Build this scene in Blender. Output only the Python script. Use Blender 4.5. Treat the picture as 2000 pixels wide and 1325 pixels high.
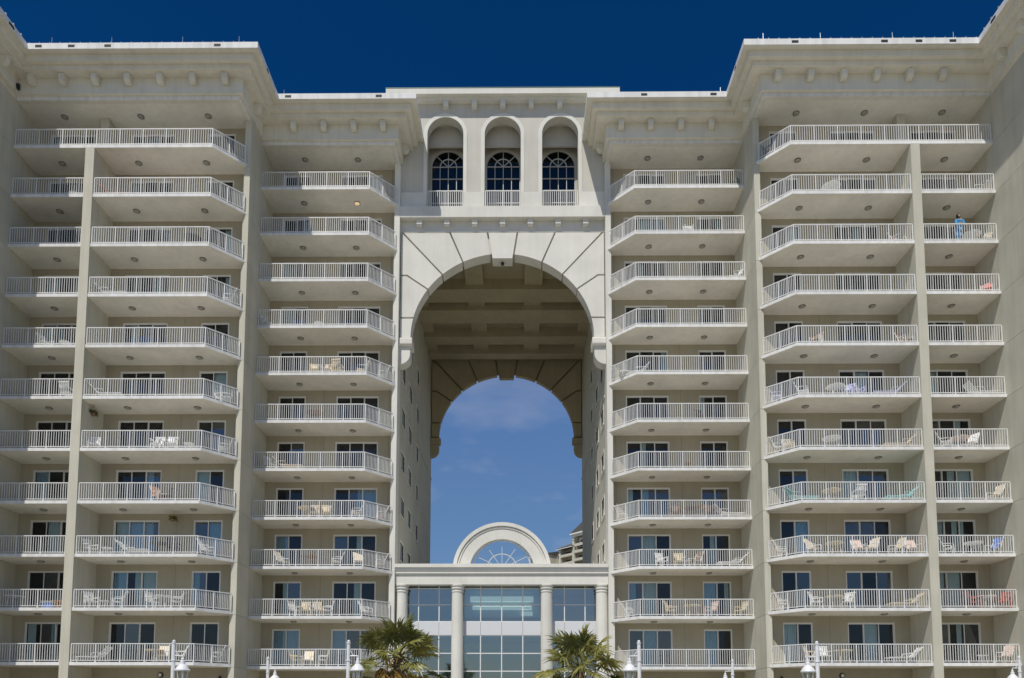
import bpy, bmesh, math, random
from mathutils import Matrix, Vector

# ------------------------------------------------------------------ camera, sky, sun, exposure
scene = bpy.context.scene
for o in list(bpy.data.objects):
    bpy.data.objects.remove(o)
COL = scene.collection

CAM = Vector((0.9879, -42.2834, 1.7567))
FPX, PITCH, YAW, ROLL = 1450.0, 0.08188, -0.00836, 0.001495
CXP, CYP = -0.49, 610.11
cd = bpy.data.cameras.new('camera')
cd.sensor_width = 36.0
cd.sensor_fit = 'HORIZONTAL'
cd.lens = 36.0 * FPX / 2000.0
cd.shift_x = -CXP / 2000.0
cd.shift_y = CYP / 2000.0
cd.clip_start = 0.1
cd.clip_end = 5000
cam = bpy.data.objects.new('camera', cd)
COL.objects.link(cam)
cam.matrix_world = (Matrix.Translation(CAM) @ Matrix.Rotation(-YAW, 4, 'Z')
                    @ Matrix.Rotation(math.pi / 2 + PITCH, 4, 'X') @ Matrix.Rotation(ROLL, 4, 'Z'))
scene.camera = cam

SUN = Vector((0.40, 1.0, -1.72)).normalized()          # direction the light travels
world = bpy.data.worlds.new('World')
scene.world = world
world.use_nodes = True
nt = world.node_tree
nt.nodes.clear()
def wn(t, **k):
    n = nt.nodes.new(t)
    for a, b in k.items():
        setattr(n, a, b)
    return n
sky = wn('ShaderNodeTexSky', sky_type='NISHITA', sun_disc=False)
sky.sun_elevation = math.asin(-SUN.z)
sky.sun_rotation = math.atan2(-SUN.x, -SUN.y)
sky.altitude = 0
sky.air_density = 1.25
sky.dust_density = 0.35
sky.ozone_density = 3.0
hs = wn('ShaderNodeHueSaturation')
hs.inputs['Saturation'].default_value = 1.22
hs.inputs['Value'].default_value = 0.92
# thin high cloud near the horizon
tc = wn('ShaderNodeTexCoord')
mp = wn('ShaderNodeMapping')
mp.inputs['Scale'].default_value = (2.4, 2.4, 6.5)
mp.inputs['Location'].default_value = (5.85, 0.0, 0.0)
mp.inputs['Rotation'].default_value = (0.0, 0.12, 0.0)
nz = wn('ShaderNodeTexNoise')
nz.inputs['Scale'].default_value = 1.9
nz.inputs['Detail'].default_value = 4
nz.inputs['Roughness'].default_value = 0.55
rp = wn('ShaderNodeValToRGB')
rp.color_ramp.elements[0].position = 0.46
rp.color_ramp.elements[1].position = 0.74
sep = wn('ShaderNodeSeparateXYZ')
fade = wn('ShaderNodeMapRange')
fade.inputs['From Min'].default_value = 0.54
fade.inputs['From Max'].default_value = 0.30
mul = wn('ShaderNodeMath', operation='MULTIPLY')
mul2 = wn('ShaderNodeMath', operation='MULTIPLY')
mul2.inputs[1].default_value = 0.52
mix = wn('ShaderNodeMixRGB')
mix.inputs['Color2'].default_value = (5.6, 5.9, 6.6, 1)
bg = wn('ShaderNodeBackground')
bg.inputs['Strength'].default_value = 0.092
wo = wn('ShaderNodeOutputWorld')
L = nt.links.new
L(sky.outputs[0], hs.inputs['Color'])
L(tc.outputs['Generated'], mp.inputs[0])
L(mp.outputs[0], nz.inputs['Vector'])
L(nz.outputs['Fac'], rp.inputs[0])
L(tc.outputs['Generated'], sep.inputs[0])
L(sep.outputs['Z'], fade.inputs['Value'])
L(rp.outputs[0], mul.inputs[0])
L(fade.outputs[0], mul.inputs[1])
L(mul.outputs[0], mul2.inputs[0])
L(mul2.outputs[0], mix.inputs['Fac'])
pol = wn('ShaderNodeValToRGB')
pe_ = pol.color_ramp.elements
pe_[0].position = 0.0; pe_[0].color = (0.60, 0.66, 0.82, 1)
pe_[1].position = 1.0; pe_[1].color = (0.02, 0.28, 0.50, 1)
for p_, c_ in ((0.20, (0.74, 0.76, 0.90, 1)), (0.30, (0.98, 0.91, 1.02, 1)), (0.40, (1.18, 1.04, 1.16, 1)), (0.62, (0.03, 0.31, 0.54, 1))):
    e_ = pe_.new(p_); e_.color = c_
tint = wn('ShaderNodeMixRGB', blend_type='MULTIPLY')
tint.inputs['Fac'].default_value = 1.0
L(sep.outputs['Z'], pol.inputs[0])
L(hs.outputs[0], tint.inputs['Color1'])
L(pol.outputs[0], tint.inputs['Color2'])
L(tint.outputs[0], mix.inputs['Color1'])
L(mix.outputs[0], bg.inputs['Color'])
L(bg.outputs[0], wo.inputs[0])

sd = bpy.data.lights.new('sun', 'SUN')
sd.energy = 3.95
sd.angle = math.radians(0.53)
sd.color = (1.0, 0.955, 0.88)
so = bpy.data.objects.new('sun', sd)
COL.objects.link(so)
so.rotation_euler = SUN.to_track_quat('-Z', 'Y').to_euler()
so.location = (-40, -100, 170)

vs = scene.view_settings
vs.view_transform = 'Standard'
vs.look = 'None'
vs.exposure = 0.0
vs.gamma = 1.0
vs.use_curve_mapping = False
scene.render.engine = 'CYCLES'
scene.cycles.max_bounces = 8
scene.cycles.diffuse_bounces = 5
scene.cycles.transparent_max_bounces = 12

rnd = random.Random(7)

# ------------------------------------------------------------------ materials
def newmat(name):
    m = bpy.data.materials.new(name)
    m.use_nodes = True
    return m, m.node_tree.nodes, m.node_tree.links, m.node_tree.nodes['Principled BSDF']

def stucco(name, col, var=0.06, rough=0.9, bump=0.25, stain=0.10, vstain=0.0):
    """painted render: base colour with broad blotches, faint run-down stains and a sandy bump"""
    m, N, K, b = newmat(name)
    tcn = N.new('ShaderNodeTexCoord')
    geo = N.new('ShaderNodeNewGeometry')
    n1 = N.new('ShaderNodeTexNoise'); n1.inputs['Scale'].default_value = 0.55; n1.inputs['Detail'].default_value = 6
    n2 = N.new('ShaderNodeTexNoise'); n2.inputs['Scale'].default_value = 1.0; n2.inputs['Detail'].default_value = 5
    mpn = N.new('ShaderNodeMapping'); mpn.inputs['Scale'].default_value = (3.2, 3.2, 0.22)
    n3 = N.new('ShaderNodeTexNoise'); n3.inputs['Scale'].default_value = 55; n3.inputs['Detail'].default_value = 4
    K.new(geo.outputs['Position'], n1.inputs['Vector'])
    K.new(geo.outputs['Position'], mpn.inputs[0]); K.new(mpn.outputs[0], n2.inputs['Vector'])
    K.new(geo.outputs['Position'], n3.inputs['Vector'])
    r1 = N.new('ShaderNodeValToRGB')
    lo = [c * (1 - var * 1.6) for c in col]; hi = [min(1, c * (1 + var)) for c in col]
    r1.color_ramp.elements[0].color = (*lo, 1); r1.color_ramp.elements[0].position = 0.28
    r1.color_ramp.elements[1].color = (*hi, 1); r1.color_ramp.elements[1].position = 0.72
    K.new(n1.outputs['Fac'], r1.inputs[0])
    r2 = N.new('ShaderNodeValToRGB')
    r2.color_ramp.elements[0].position = 0.30; r2.color_ramp.elements[0].color = (1 - stain, 1 - stain, 1 - stain * 1.1, 1)
    r2.color_ramp.elements[1].position = 0.58; r2.color_ramp.elements[1].color = (1, 1, 1, 1)
    K.new(n2.outputs['Fac'], r2.inputs[0])
    mx = N.new('ShaderNodeMixRGB'); mx.blend_type = 'MULTIPLY'; mx.inputs['Fac'].default_value = 1
    K.new(r1.outputs[0], mx.inputs[1]); K.new(r2.outputs[0], mx.inputs[2])
    oi = N.new('ShaderNodeObjectInfo')
    mr = N.new('ShaderNodeMapRange'); mr.inputs['To Min'].default_value = 0.945; mr.inputs['To Max'].default_value = 1.03
    K.new(oi.outputs['Random'], mr.inputs['Value'])
    hv = N.new('ShaderNodeHueSaturation'); K.new(mr.outputs[0], hv.inputs['Value']); K.new(mx.outputs[0], hv.inputs['Color'])
    K.new(hv.outputs[0], b.inputs['Base Color'])
    b.inputs['Roughness'].default_value = rough
    b.inputs['Specular IOR Level'].default_value = 0.25
    bp = N.new('ShaderNodeBump'); bp.inputs['Strength'].default_value = bump; bp.inputs['Distance'].default_value = 0.01
    K.new(n3.outputs['Fac'], bp.inputs['Height']); K.new(bp.outputs[0], b.inputs['Normal'])
    return m

def plain(name, col, rough=0.5, metal=0.0, var=0.0, spec=0.5):
    m, N, K, b = newmat(name)
    b.inputs['Roughness'].default_value = rough
    b.inputs['Metallic'].default_value = metal
    b.inputs['Specular IOR Level'].default_value = spec
    if var > 0:
        geo = N.new('ShaderNodeNewGeometry'); n1 = N.new('ShaderNodeTexNoise')
        n1.inputs['Scale'].default_value = 6; n1.inputs['Detail'].default_value = 4
        K.new(geo.outputs['Position'], n1.inputs['Vector'])
        r1 = N.new('ShaderNodeValToRGB')
        r1.color_ramp.elements[0].color = (*[c * (1 - var) for c in col], 1); r1.color_ramp.elements[0].position = 0.3
        r1.color_ramp.elements[1].color = (*[min(1, c * (1 + var)) for c in col], 1); r1.color_ramp.elements[1].position = 0.7
        K.new(n1.outputs['Fac'], r1.inputs[0]); K.new(r1.outputs[0], b.inputs['Base Color'])
    else:
        b.inputs['Base Color'].default_value = (*col, 1)
    return m

def glass(name, tint, refl0, refl1=0.9):
    """window glass: tinted see-through plus mirror reflection by facing angle"""
    m = bpy.data.materials.new(name); m.use_nodes = True
    N, K = m.node_tree.nodes, m.node_tree.links
    N.clear()
    out = N.new('ShaderNodeOutputMaterial')
    tr = N.new('ShaderNodeBsdfTransparent'); tr.inputs[0].default_value = (*tint, 1)
    gl = N.new('ShaderNodeBsdfGlossy'); gl.inputs['Roughness'].default_value = 0.02
    gl.inputs['Color'].default_value = (0.9, 0.95, 1, 1)
    lw = N.new('ShaderNodeLayerWeight'); lw.inputs['Blend'].default_value = 0.35
    mr = N.new('ShaderNodeMapRange'); mr.inputs['To Min'].default_value = refl0; mr.inputs['To Max'].default_value = refl1
    p = N.new('ShaderNodeMath'); p.operation = 'POWER'; p.inputs[1].default_value = 2.5
    K.new(lw.outputs['Facing'], p.inputs[0]); K.new(p.outputs[0], mr.inputs['Value'])
    geo = N.new('ShaderNodeNewGeometry')
    n1 = N.new('ShaderNodeTexNoise'); n1.inputs['Scale'].default_value = 0.9
    K.new(geo.outputs['Position'], n1.inputs['Vector'])
    bp = N.new('ShaderNodeBump'); bp.inputs['Strength'].default_value = 0.06; bp.inputs['Distance'].default_value = 0.05
    K.new(n1.outputs['Fac'], bp.inputs['Height']); K.new(bp.outputs[0], gl.inputs['Normal'])
    ms = N.new('ShaderNodeMixShader')
    K.new(mr.outputs[0], ms.inputs[0]); K.new(tr.outputs[0], ms.inputs[1]); K.new(gl.outputs[0], ms.inputs[2])
    K.new(ms.outputs[0], out.inputs[0])
    return m

M = {}
M['cream'] = stucco('cream_stucco', (0.575, 0.553, 0.455), 0.06, stain=0.09)
M['pale'] = stucco('pale_stucco', (0.72, 0.705, 0.64), 0.06, stain=0.05)
M['trim'] = stucco('cornice_paint', (0.73, 0.70, 0.60), 0.05, stain=0.08)
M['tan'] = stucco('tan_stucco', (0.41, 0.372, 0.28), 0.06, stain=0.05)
M['white'] = stucco('white_slab_paint', (0.80, 0.795, 0.775), 0.05, bump=0.1, stain=0.16)
M['soffit'] = stucco('soffit_paint', (0.82, 0.785, 0.69), 0.07, bump=0.1, stain=0.07)
M['rail'] = plain('white_rail_paint', (0.74, 0.74, 0.72), 0.4, var=0.05)
M['spandrel'] = plain('white_spandrel', (0.66, 0.67, 0.68), 0.35)
M['mullion'] = plain('grey_white_mullion', (0.55, 0.55, 0.53), 0.4)
M['frame'] = plain('door_frame_paint', (0.70, 0.69, 0.66), 0.4)
M['glass'] = glass('door_glass', (0.55, 0.66, 0.70), 0.05)
M['glass_blue'] = glass('door_glass_coated', (0.36, 0.52, 0.62), 0.13)
M['glass_pav'] = glass('pavilion_glass', (0.55, 0.80, 0.83), 0.32)
m, N, K, b = newmat('glow_band')
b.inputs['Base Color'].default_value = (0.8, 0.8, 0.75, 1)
b.inputs['Emission Color'].default_value = (1, 0.97, 0.86, 1); b.inputs['Emission Strength'].default_value = 0.36  # glow put into the material to imitate daylight in the glass, not a lamp
M['glow'] = m
M['glass_clear'] = glass('clear_glass', (0.82, 0.87, 0.88), 0.16)
M['curtain'] = plain('white_blind', (0.78, 0.79, 0.76), 0.8, var=0.04)
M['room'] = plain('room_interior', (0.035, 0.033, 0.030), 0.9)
M['roomlit'] = plain('lobby_interior', (0.42, 0.45, 0.44), 0.8)
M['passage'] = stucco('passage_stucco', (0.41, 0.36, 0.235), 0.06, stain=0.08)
M['loggia'] = stucco('grey_loggia_stucco', (0.585, 0.56, 0.495), 0.05, stain=0.06)
M['slate'] = plain('grey_roof_shingle', (0.10, 0.095, 0.09), 0.8, var=0.1)
M['roof'] = plain('green_roof_metal', (0.03, 0.11, 0.09), 0.5, var=0.1)
M['dark'] = plain('dark_opening', (0.012, 0.012, 0.012), 0.7)
M['black'] = plain('black_metal', (0.02, 0.02, 0.022), 0.5)
M['fixture'] = plain('light_fixture_glass', (0.33, 0.32, 0.28), 0.35)
M['fixrim'] = plain('light_fixture_rim', (0.20, 0.18, 0.15), 0.4, metal=0.4)
M['lamp'] = plain('white_lamp_paint', (0.72, 0.73, 0.74), 0.35, var=0.06)
M['lampglass'] = glass('lantern_glass', (0.9, 0.92, 0.9), 0.06)
M['steel'] = plain('galvanised_steel', (0.62, 0.63, 0.64), 0.35, metal=0.7)
M['skin'] = plain('skin', (0.50, 0.30, 0.21), 0.55)
M['hair'] = plain('dark_hair', (0.025, 0.018, 0.014), 0.6)
M['bluetop'] = plain('blue_cloth', (0.05, 0.28, 0.55), 0.85)
M['bluejean'] = plain('pale_blue_cloth', (0.20, 0.38, 0.62), 0.85, var=0.1)
m, N, K, b = newmat('lit_bulb')
b.inputs['Base Color'].default_value = (0.9, 0.7, 0.4, 1)
b.inputs['Emission Color'].default_value = (1, 0.72, 0.40, 1); b.inputs['Emission Strength'].default_value = 0.40
M['lit'] = m
FC = {'white': (0.78, 0.78, 0.76), 'beige': (0.66, 0.57, 0.42), 'brown': (0.22, 0.13, 0.08), 'red': (0.48, 0.13, 0.11),
      'teal': (0.30, 0.62, 0.62), 'blue': (0.10, 0.20, 0.55), 'dark': (0.05, 0.045, 0.04), 'pink': (0.68, 0.52, 0.45),
      'lilac': (0.55, 0.56, 0.75), 'orange': (0.52, 0.25, 0.13)}
for k_, c_ in FC.items():
    M['f_' + k_] = plain(k_ + '_furniture', c_, 0.5, var=0.05)

def leafmat(name, col, col2):
    m, N, K, b = newmat(name)
    oi = N.new('ShaderNodeObjectInfo'); geo = N.new('ShaderNodeNewGeometry')
    n1 = N.new('ShaderNodeTexNoise'); n1.inputs['Scale'].default_value = 7
    K.new(geo.outputs['Position'], n1.inputs['Vector'])
    ad = N.new('ShaderNodeMath'); ad.operation = 'ADD'
    mu = N.new('ShaderNodeMath'); mu.operation = 'MULTIPLY'; mu.inputs[1].default_value = 0.5
    K.new(oi.outputs['Random'], mu.inputs[0]); K.new(mu.outputs[0], ad.inputs[0]); K.new(n1.outputs['Fac'], ad.inputs[1])
    r = N.new('ShaderNodeValToRGB')
    r.color_ramp.elements[0].color = (*col, 1); r.color_ramp.elements[0].position = 0.45
    r.color_ramp.elements[1].color = (*col2, 1); r.color_ramp.elements[1].position = 1.05
    K.new(ad.outputs[0], r.inputs[0]); K.new(r.outputs[0], b.inputs['Base Color'])
    b.inputs['Roughness'].default_value = 0.42
    tl = N.new('ShaderNodeBsdfTranslucent'); K.new(r.outputs[0], tl.inputs[0])
    ms = N.new('ShaderNodeMixShader'); ms.inputs[0].default_value = 0.25
    out = N['Material Output']
    K.new(b.outputs[0], ms.inputs[1]); K.new(tl.outputs[0], ms.inputs[2]); K.new(ms.outputs[0], out.inputs[0])
    return m
M['leaf'] = leafmat('palm_leaf_green', (0.095, 0.112, 0.022), (0.32, 0.30, 0.085))
M['leafdead'] = leafmat('palm_leaf_dry', (0.24, 0.13, 0.03), (0.40, 0.30, 0.06))
M['trunk'] = stucco('palm_trunk', (0.16, 0.12, 0.085), 0.25, bump=1.0, stain=0.3)

# ground: pale pool-deck concrete pavers
m, N, K, b = newmat('deck_pavers')
geo = N.new('ShaderNodeNewGeometry')
br = N.new('ShaderNodeTexBrick'); br.inputs['Scale'].default_value = 1.0
br.inputs['Brick Width'].default_value = 0.6; br.inputs['Row Height'].default_value = 0.6
br.inputs['Mortar Size'].default_value = 0.012
br.inputs['Color1'].default_value = (0.335, 0.315, 0.265, 1); br.inputs['Color2'].default_value = (0.29, 0.272, 0.23, 1)
br.inputs['Mortar'].default_value = (0.13, 0.12, 0.10, 1)
K.new(geo.outputs['Position'], br.inputs['Vector']); K.new(br.outputs[0], b.inputs['Base Color'])
b.inputs['Roughness'].default_value = 0.85
M['ground'] = m

# ------------------------------------------------------------------ mesh helpers
class MB:
    def __init__(self):
        self.v = []; self.f = []
    def add(self, vs, fs):
        o = len(self.v)
        self.v += [tuple(p) for p in vs]
        self.f += [tuple(i + o for i in f) for f in fs]
        return self
    def box(self, x0, x1, y0, y1, z0, z1):
        x0, x1 = min(x0, x1), max(x0, x1); y0, y1 = min(y0, y1), max(y0, y1); z0, z1 = min(z0, z1), max(z0, z1)
        return self.add([(x0, y0, z0), (x1, y0, z0), (x1, y1, z0), (x0, y1, z0), (x0, y0, z1), (x1, y0, z1), (x1, y1, z1), (x0, y1, z1)],
                        [(0, 3, 2, 1), (4, 5, 6, 7), (0, 1, 5, 4), (1, 2, 6, 5), (2, 3, 7, 6), (3, 0, 4, 7)])
    def prism_z(self, pts, z0, z1):
        n = len(pts)
        return self.add([(x, y, z0) for x, y in pts] + [(x, y, z1) for x, y in pts],
                        [tuple(range(n))[::-1], tuple(range(n, 2 * n))] + [(i, (i + 1) % n, n + (i + 1) % n, n + i) for i in range(n)])
    def prism_y(self, pts, y0, y1):
        n = len(pts)
        return self.add([(x, y0, z) for x, z in pts] + [(x, y1, z) for x, z in pts],
                        [tuple(range(n)), tuple(range(n, 2 * n))[::-1]] + [(i, n + i, n + (i + 1) % n, (i + 1) % n) for i in range(n)])
    def prism_x(self, pts, x0, x1):
        n = len(pts)
        return self.add([(x0, y, z) for y, z in pts] + [(x1, y, z) for y, z in pts],
                        [tuple(range(n)), tuple(range(n, 2 * n))[::-1]] + [(i, n + i, n + (i + 1) % n, (i + 1) % n) for i in range(n)])
    def tube(self, a, b, r0, r1=None, n=8, caps=True):
        r1 = r0 if r1 is None else r1
        a, b = Vector(a), Vector(b); d = (b - a).normalized()
        u = d.orthogonal().normalized(); w = d.cross(u)
        vs = []
        for p, r in ((a, r0), (b, r1)):
            for i in range(n):
                t = 2 * math.pi * i / n
                vs.append(p + u * (r * math.cos(t)) + w * (r * math.sin(t)))
        fs = [(i, (i + 1) % n, n + (i + 1) % n, n + i) for i in range(n)]
        if caps:
            fs += [tuple(range(n))[::-1], tuple(range(n, 2 * n))]
        return self.add(vs, fs)
    def lathe(self, c, prof, n=16):
        """prof: (radius, z) bottom to top"""
        vs = []
        for r, z in prof:
            for i in range(n):
                t = 2 * math.pi * i / n
                vs.append((c[0] + r * math.cos(t), c[1] + r * math.sin(t), c[2] + z))
        fs = []
        for j in range(len(prof) - 1):
            for i in range(n):
                fs.append((j * n + i, j * n + (i + 1) % n, (j + 1) * n + (i + 1) % n, (j + 1) * n + i))
        fs += [tuple(range(n))[::-1], tuple(range((len(prof) - 1) * n, len(prof) * n))]
        return self.add(vs, fs)
    def mesh(self, name, mat, smooth=False, bevel=0.0, recalc=True):
        me = bpy.data.meshes.new(name)
        me.from_pydata(self.v, [], self.f)
        if recalc or bevel:
            bm = bmesh.new(); bm.from_mesh(me)
            if bevel:
                bmesh.ops.bevel(bm, geom=list(bm.edges), offset=bevel, segments=1, affect='EDGES', clamp_overlap=True)
            bmesh.ops.recalc_face_normals(bm, faces=bm.faces)
            bm.to_mesh(me); bm.free()
        if mat is not None:
            me.materials.append(M[mat] if isinstance(mat, str) else mat)
        if smooth:
            for p in me.polygons:
                p.use_smooth = True
        return me
    def build(self, name, mat, parent=None, **kw):
        return put(self.mesh(name, mat, **kw), name, parent)

def put(me, name, parent=None, loc=(0, 0, 0), rz=0.0, scale=None):
    o = bpy.data.objects.new(name, me)
    COL.objects.link(o)
    o.location = loc
    o.rotation_euler = (0, 0, rz)
    if scale: o.scale = scale
    if parent is not None:
        o.parent = parent
    return o

def empty(name, loc=(0, 0, 0), rz=0.0):
    o = bpy.data.objects.new(name, None)
    COL.objects.link(o); o.location = loc; o.rotation_euler = (0, 0, rz)
    o.empty_display_size = 0.2
    return o

def tag(o, label, cat, group=None):
    o['label'] = label; o['category'] = cat
    if group: o['group'] = group
    return o

def wall_grid(mb, u0, u1, v0, v1, opens, w0, w1, plane='Y'):
    """wall slab in (u,v) with rectangular openings (ua,ub,va,vb); w is the thickness axis"""
    us = sorted({u0, u1, *[a for o in opens for a in o[:2]]})
    for a, b in zip(us[:-1], us[1:]):
        if b - a < 1e-6: continue
        c = (a + b) / 2
        cuts = sorted([o[2:] for o in opens if o[0] < c < o[1]])
        z = v0
        for p, q in cuts + [(v1, v1)]:
            if p - z > 1e-6:
                if plane == 'Y': mb.box(a, b, w0, w1, z, p)
                else: mb.box(w0, w1, a, b, z, p)
            z = q

def arch_wall(mb, x0, x1, z0, z1, y0, y1, ops, n=20):
    """wall in XZ with round-headed openings (cx, half width, base z, spring z, rise)"""
    x = x0
    for cx, hw, zb_, zs, rise in sorted(ops):
        if cx - hw - x > 1e-6: mb.box(x, cx - hw, y0, y1, z0, z1)
        if zb_ > z0: mb.box(cx - hw, cx + hw, y0, y1, z0, zb_)
        for i in range(n):
            t0 = math.pi * (1 - i / n); t1 = math.pi * (1 - (i + 1) / n)
            a = (cx + hw * math.cos(t0), zs + rise * math.sin(t0)); b = (cx + hw * math.cos(t1), zs + rise * math.sin(t1))
            vs = [(a[0], y0, a[1]), (b[0], y0, b[1]), (b[0], y0, z1), (a[0], y0, z1), (a[0], y1, a[1]), (b[0], y1, b[1]), (b[0], y1, z1), (a[0], y1, z1)]
            mb.add(vs, [(0, 1, 2, 3), (7, 6, 5, 4), (0, 4, 5, 1), (3, 2, 6, 7)])
        x = cx + hw
    if x1 - x > 1e-6: mb.box(x, x1, y0, y1, z0, z1)

def arch_ring(mb, cx, zs, zb_, r0, r1, y0, y1, n=28, rise0=None, rise1=None):
    """raised trim around a round-headed opening: two legs and an arc"""
    i0 = rise0 or r0; i1 = rise1 or r1
    if zb_ < zs:
        for s in (-1, 1):
            mb.box(cx + s * r0, cx + s * r1, y0, y1, zb_, zs)
    pts_i = [(cx + r0 * math.cos(math.pi * k / n), zs + i0 * math.sin(math.pi * k / n)) for k in range(n + 1)]
    pts_o = [(cx + r1 * math.cos(math.pi * k / n), zs + i1 * math.sin(math.pi * k / n)) for k in range(n + 1)]
    for k in range(n):
        a, b, c, e = pts_i[k], pts_i[k + 1], pts_o[k + 1], pts_o[k]
        vs = [(p[0], y, p[1]) for y in (y0, y1) for p in (a, b, c, e)]
        mb.add(vs, [(0, 1, 2, 3), (7, 6, 5, 4), (0, 4, 5, 1), (2, 6, 7, 3)])

# ------------------------------------------------------------------ measured plan (building symmetric about X = 0)
ZG, H = 4.2, 2.9
def zb(k): return ZG + H * k                  # underside of balcony slab k
ST = 0.17                                     # slab edge thickness
NF = 11
YO, YOB, YQ = -3.397, -1.275, -1.89
Y0, YIB, YP = 0.0, 2.134, 1.535
XIe, XIc, XT = 14.53, 7.977, 6.50
XOe, XOc, XU = 22.70, 16.106, 14.684
XFa, XF = 23.20, 27.275
XP, XP2 = 6.393, 6.73
XS0, XS1 = 14.53, 14.87
YWING = -7.8
YEND = 19.14
ZTOP = 36.06
SIDES = (-1, 1)

# ------------------------------------------------------------------ setting
g = MB().add([(-900, -600, 0), (900, -600, 0), (900, 1400, 0), (-900, 1400, 0)], [(0, 1, 2, 3)]).build('ground', 'ground')
g['kind'] = 'structure'

# ------------------------------------------------------------------ the condominium
B = empty('condominium_building', (0, 0, 0))
tag(B, 'cream high-rise condominium with white balconies and a giant central archway', 'building')

def sx(s, pts):
    return [(s * x, y) for x, y in pts]

# fins, piers and wings, cast in storey-high panels with open joints
JG = 0.009
for s in SIDES:
    lv = [0.0] + [zb(k) for k in range(NF)] + [ZTOP]
    for a, b_ in zip(lv[:-1], lv[1:]):
        a2 = a + (JG if a > 0 else 0); b2 = b_ - (JG if b_ < ZTOP else 0.002)
        MB().box(s * XS0, s * XS1, YQ, YIB, a2, b2).build('wall_panel', 'cream', B)
        MB().box(s * XF, s * 36, YWING, 6, a2, b2).build('wall_panel', 'cream', B)
    mb = MB()
    mb.box(s * (XS0 + .03), s * (XS1 - .03), YQ + .03, YIB - .03, 0, ZTOP)
    mb.box(s * (XF + .03), s * 35.9, YWING + .03, 5.9, 0, ZTOP)
    mb.build('wall_core', 'cream', B)
    # slim pillar wall between the two outer bays, stops under the top balcony
    MB().box(s * XOe, s * XFa, YO - 0.035, YOB + 0.1, 0, zb(NF - 1) - .001).build('pillar', 'cream', B)
    MB().box(s * (XOe + .02), s * (XFa - .02), YOB - 0.85, YOB + 0.1, zb(NF - 1) + ST, ZTOP).build('pillar', 'cream', B)
    # inner pier beside the archway
    MB().box(s * XP, s * XP2, YP, 2.6, 0, ZTOP).build('pier', 'pale', B)

# balcony back walls with door openings
DZ0, DZ1 = ST, H - 0.36
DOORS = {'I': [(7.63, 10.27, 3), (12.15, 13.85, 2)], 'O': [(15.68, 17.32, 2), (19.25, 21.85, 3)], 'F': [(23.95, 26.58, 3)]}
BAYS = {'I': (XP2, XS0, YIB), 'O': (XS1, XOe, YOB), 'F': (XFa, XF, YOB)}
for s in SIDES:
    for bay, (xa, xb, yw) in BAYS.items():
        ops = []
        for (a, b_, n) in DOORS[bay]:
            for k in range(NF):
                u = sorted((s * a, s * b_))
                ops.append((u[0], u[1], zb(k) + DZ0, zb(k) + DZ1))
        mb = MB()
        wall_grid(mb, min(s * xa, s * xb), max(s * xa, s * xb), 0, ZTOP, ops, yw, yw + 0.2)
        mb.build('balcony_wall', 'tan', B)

# control joints in the render between the doors
JM = plain('joint_sealant', (0.22, 0.20, 0.15), 0.9)
jm = MB().box(-.008, .008, -.004, .0, ST, H - .002).mesh('control_joint', JM)
for s in SIDES:
    for k in range(NF):
        for x, y in ((18.25, YOB), (11.0, YIB), (6.98, YIB)):
            put(jm, 'control_joint', B, (s * x, y - .0005, zb(k)))

# slabs
PLAN = {'I': [(XIe + .01, YIB + .1), (XIe + .01, Y0), (XIc, Y0), (XT + .02, YP - .003), (XP2 - .01, YP + .01), (XP2 - .01, YIB + .1)],
        'O': [(XOe + .01, YOB + .1), (XOe + .01, YO), (XOc, YO), (XU, YQ - .003), (XS1 - .01, YQ + .01), (XS1 - .01, YOB + .1)],
        'F': [(XF + .01, YOB + .1), (XF + .01, YO), (XFa - .01, YO), (XFa - .01, YOB + .1)],
        'T': [(XF + .01, YOB + .1), (XF + .01, YO), (XOc, YO), (XU, YQ - .003), (XS1 - .01, YQ + .01), (XS1 - .01, YOB + .1)]}
def slab_mesh(bay, s):
    mb = MB().prism_z(sx(s, PLAN[bay]), 0, ST)
    me = mb.mesh('balcony_slab', 'white')
    me.materials.append(M['soffit'])
    for p in me.polygons:
        if p.normal.z < -0.9: p.material_index = 1
    return me

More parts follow.
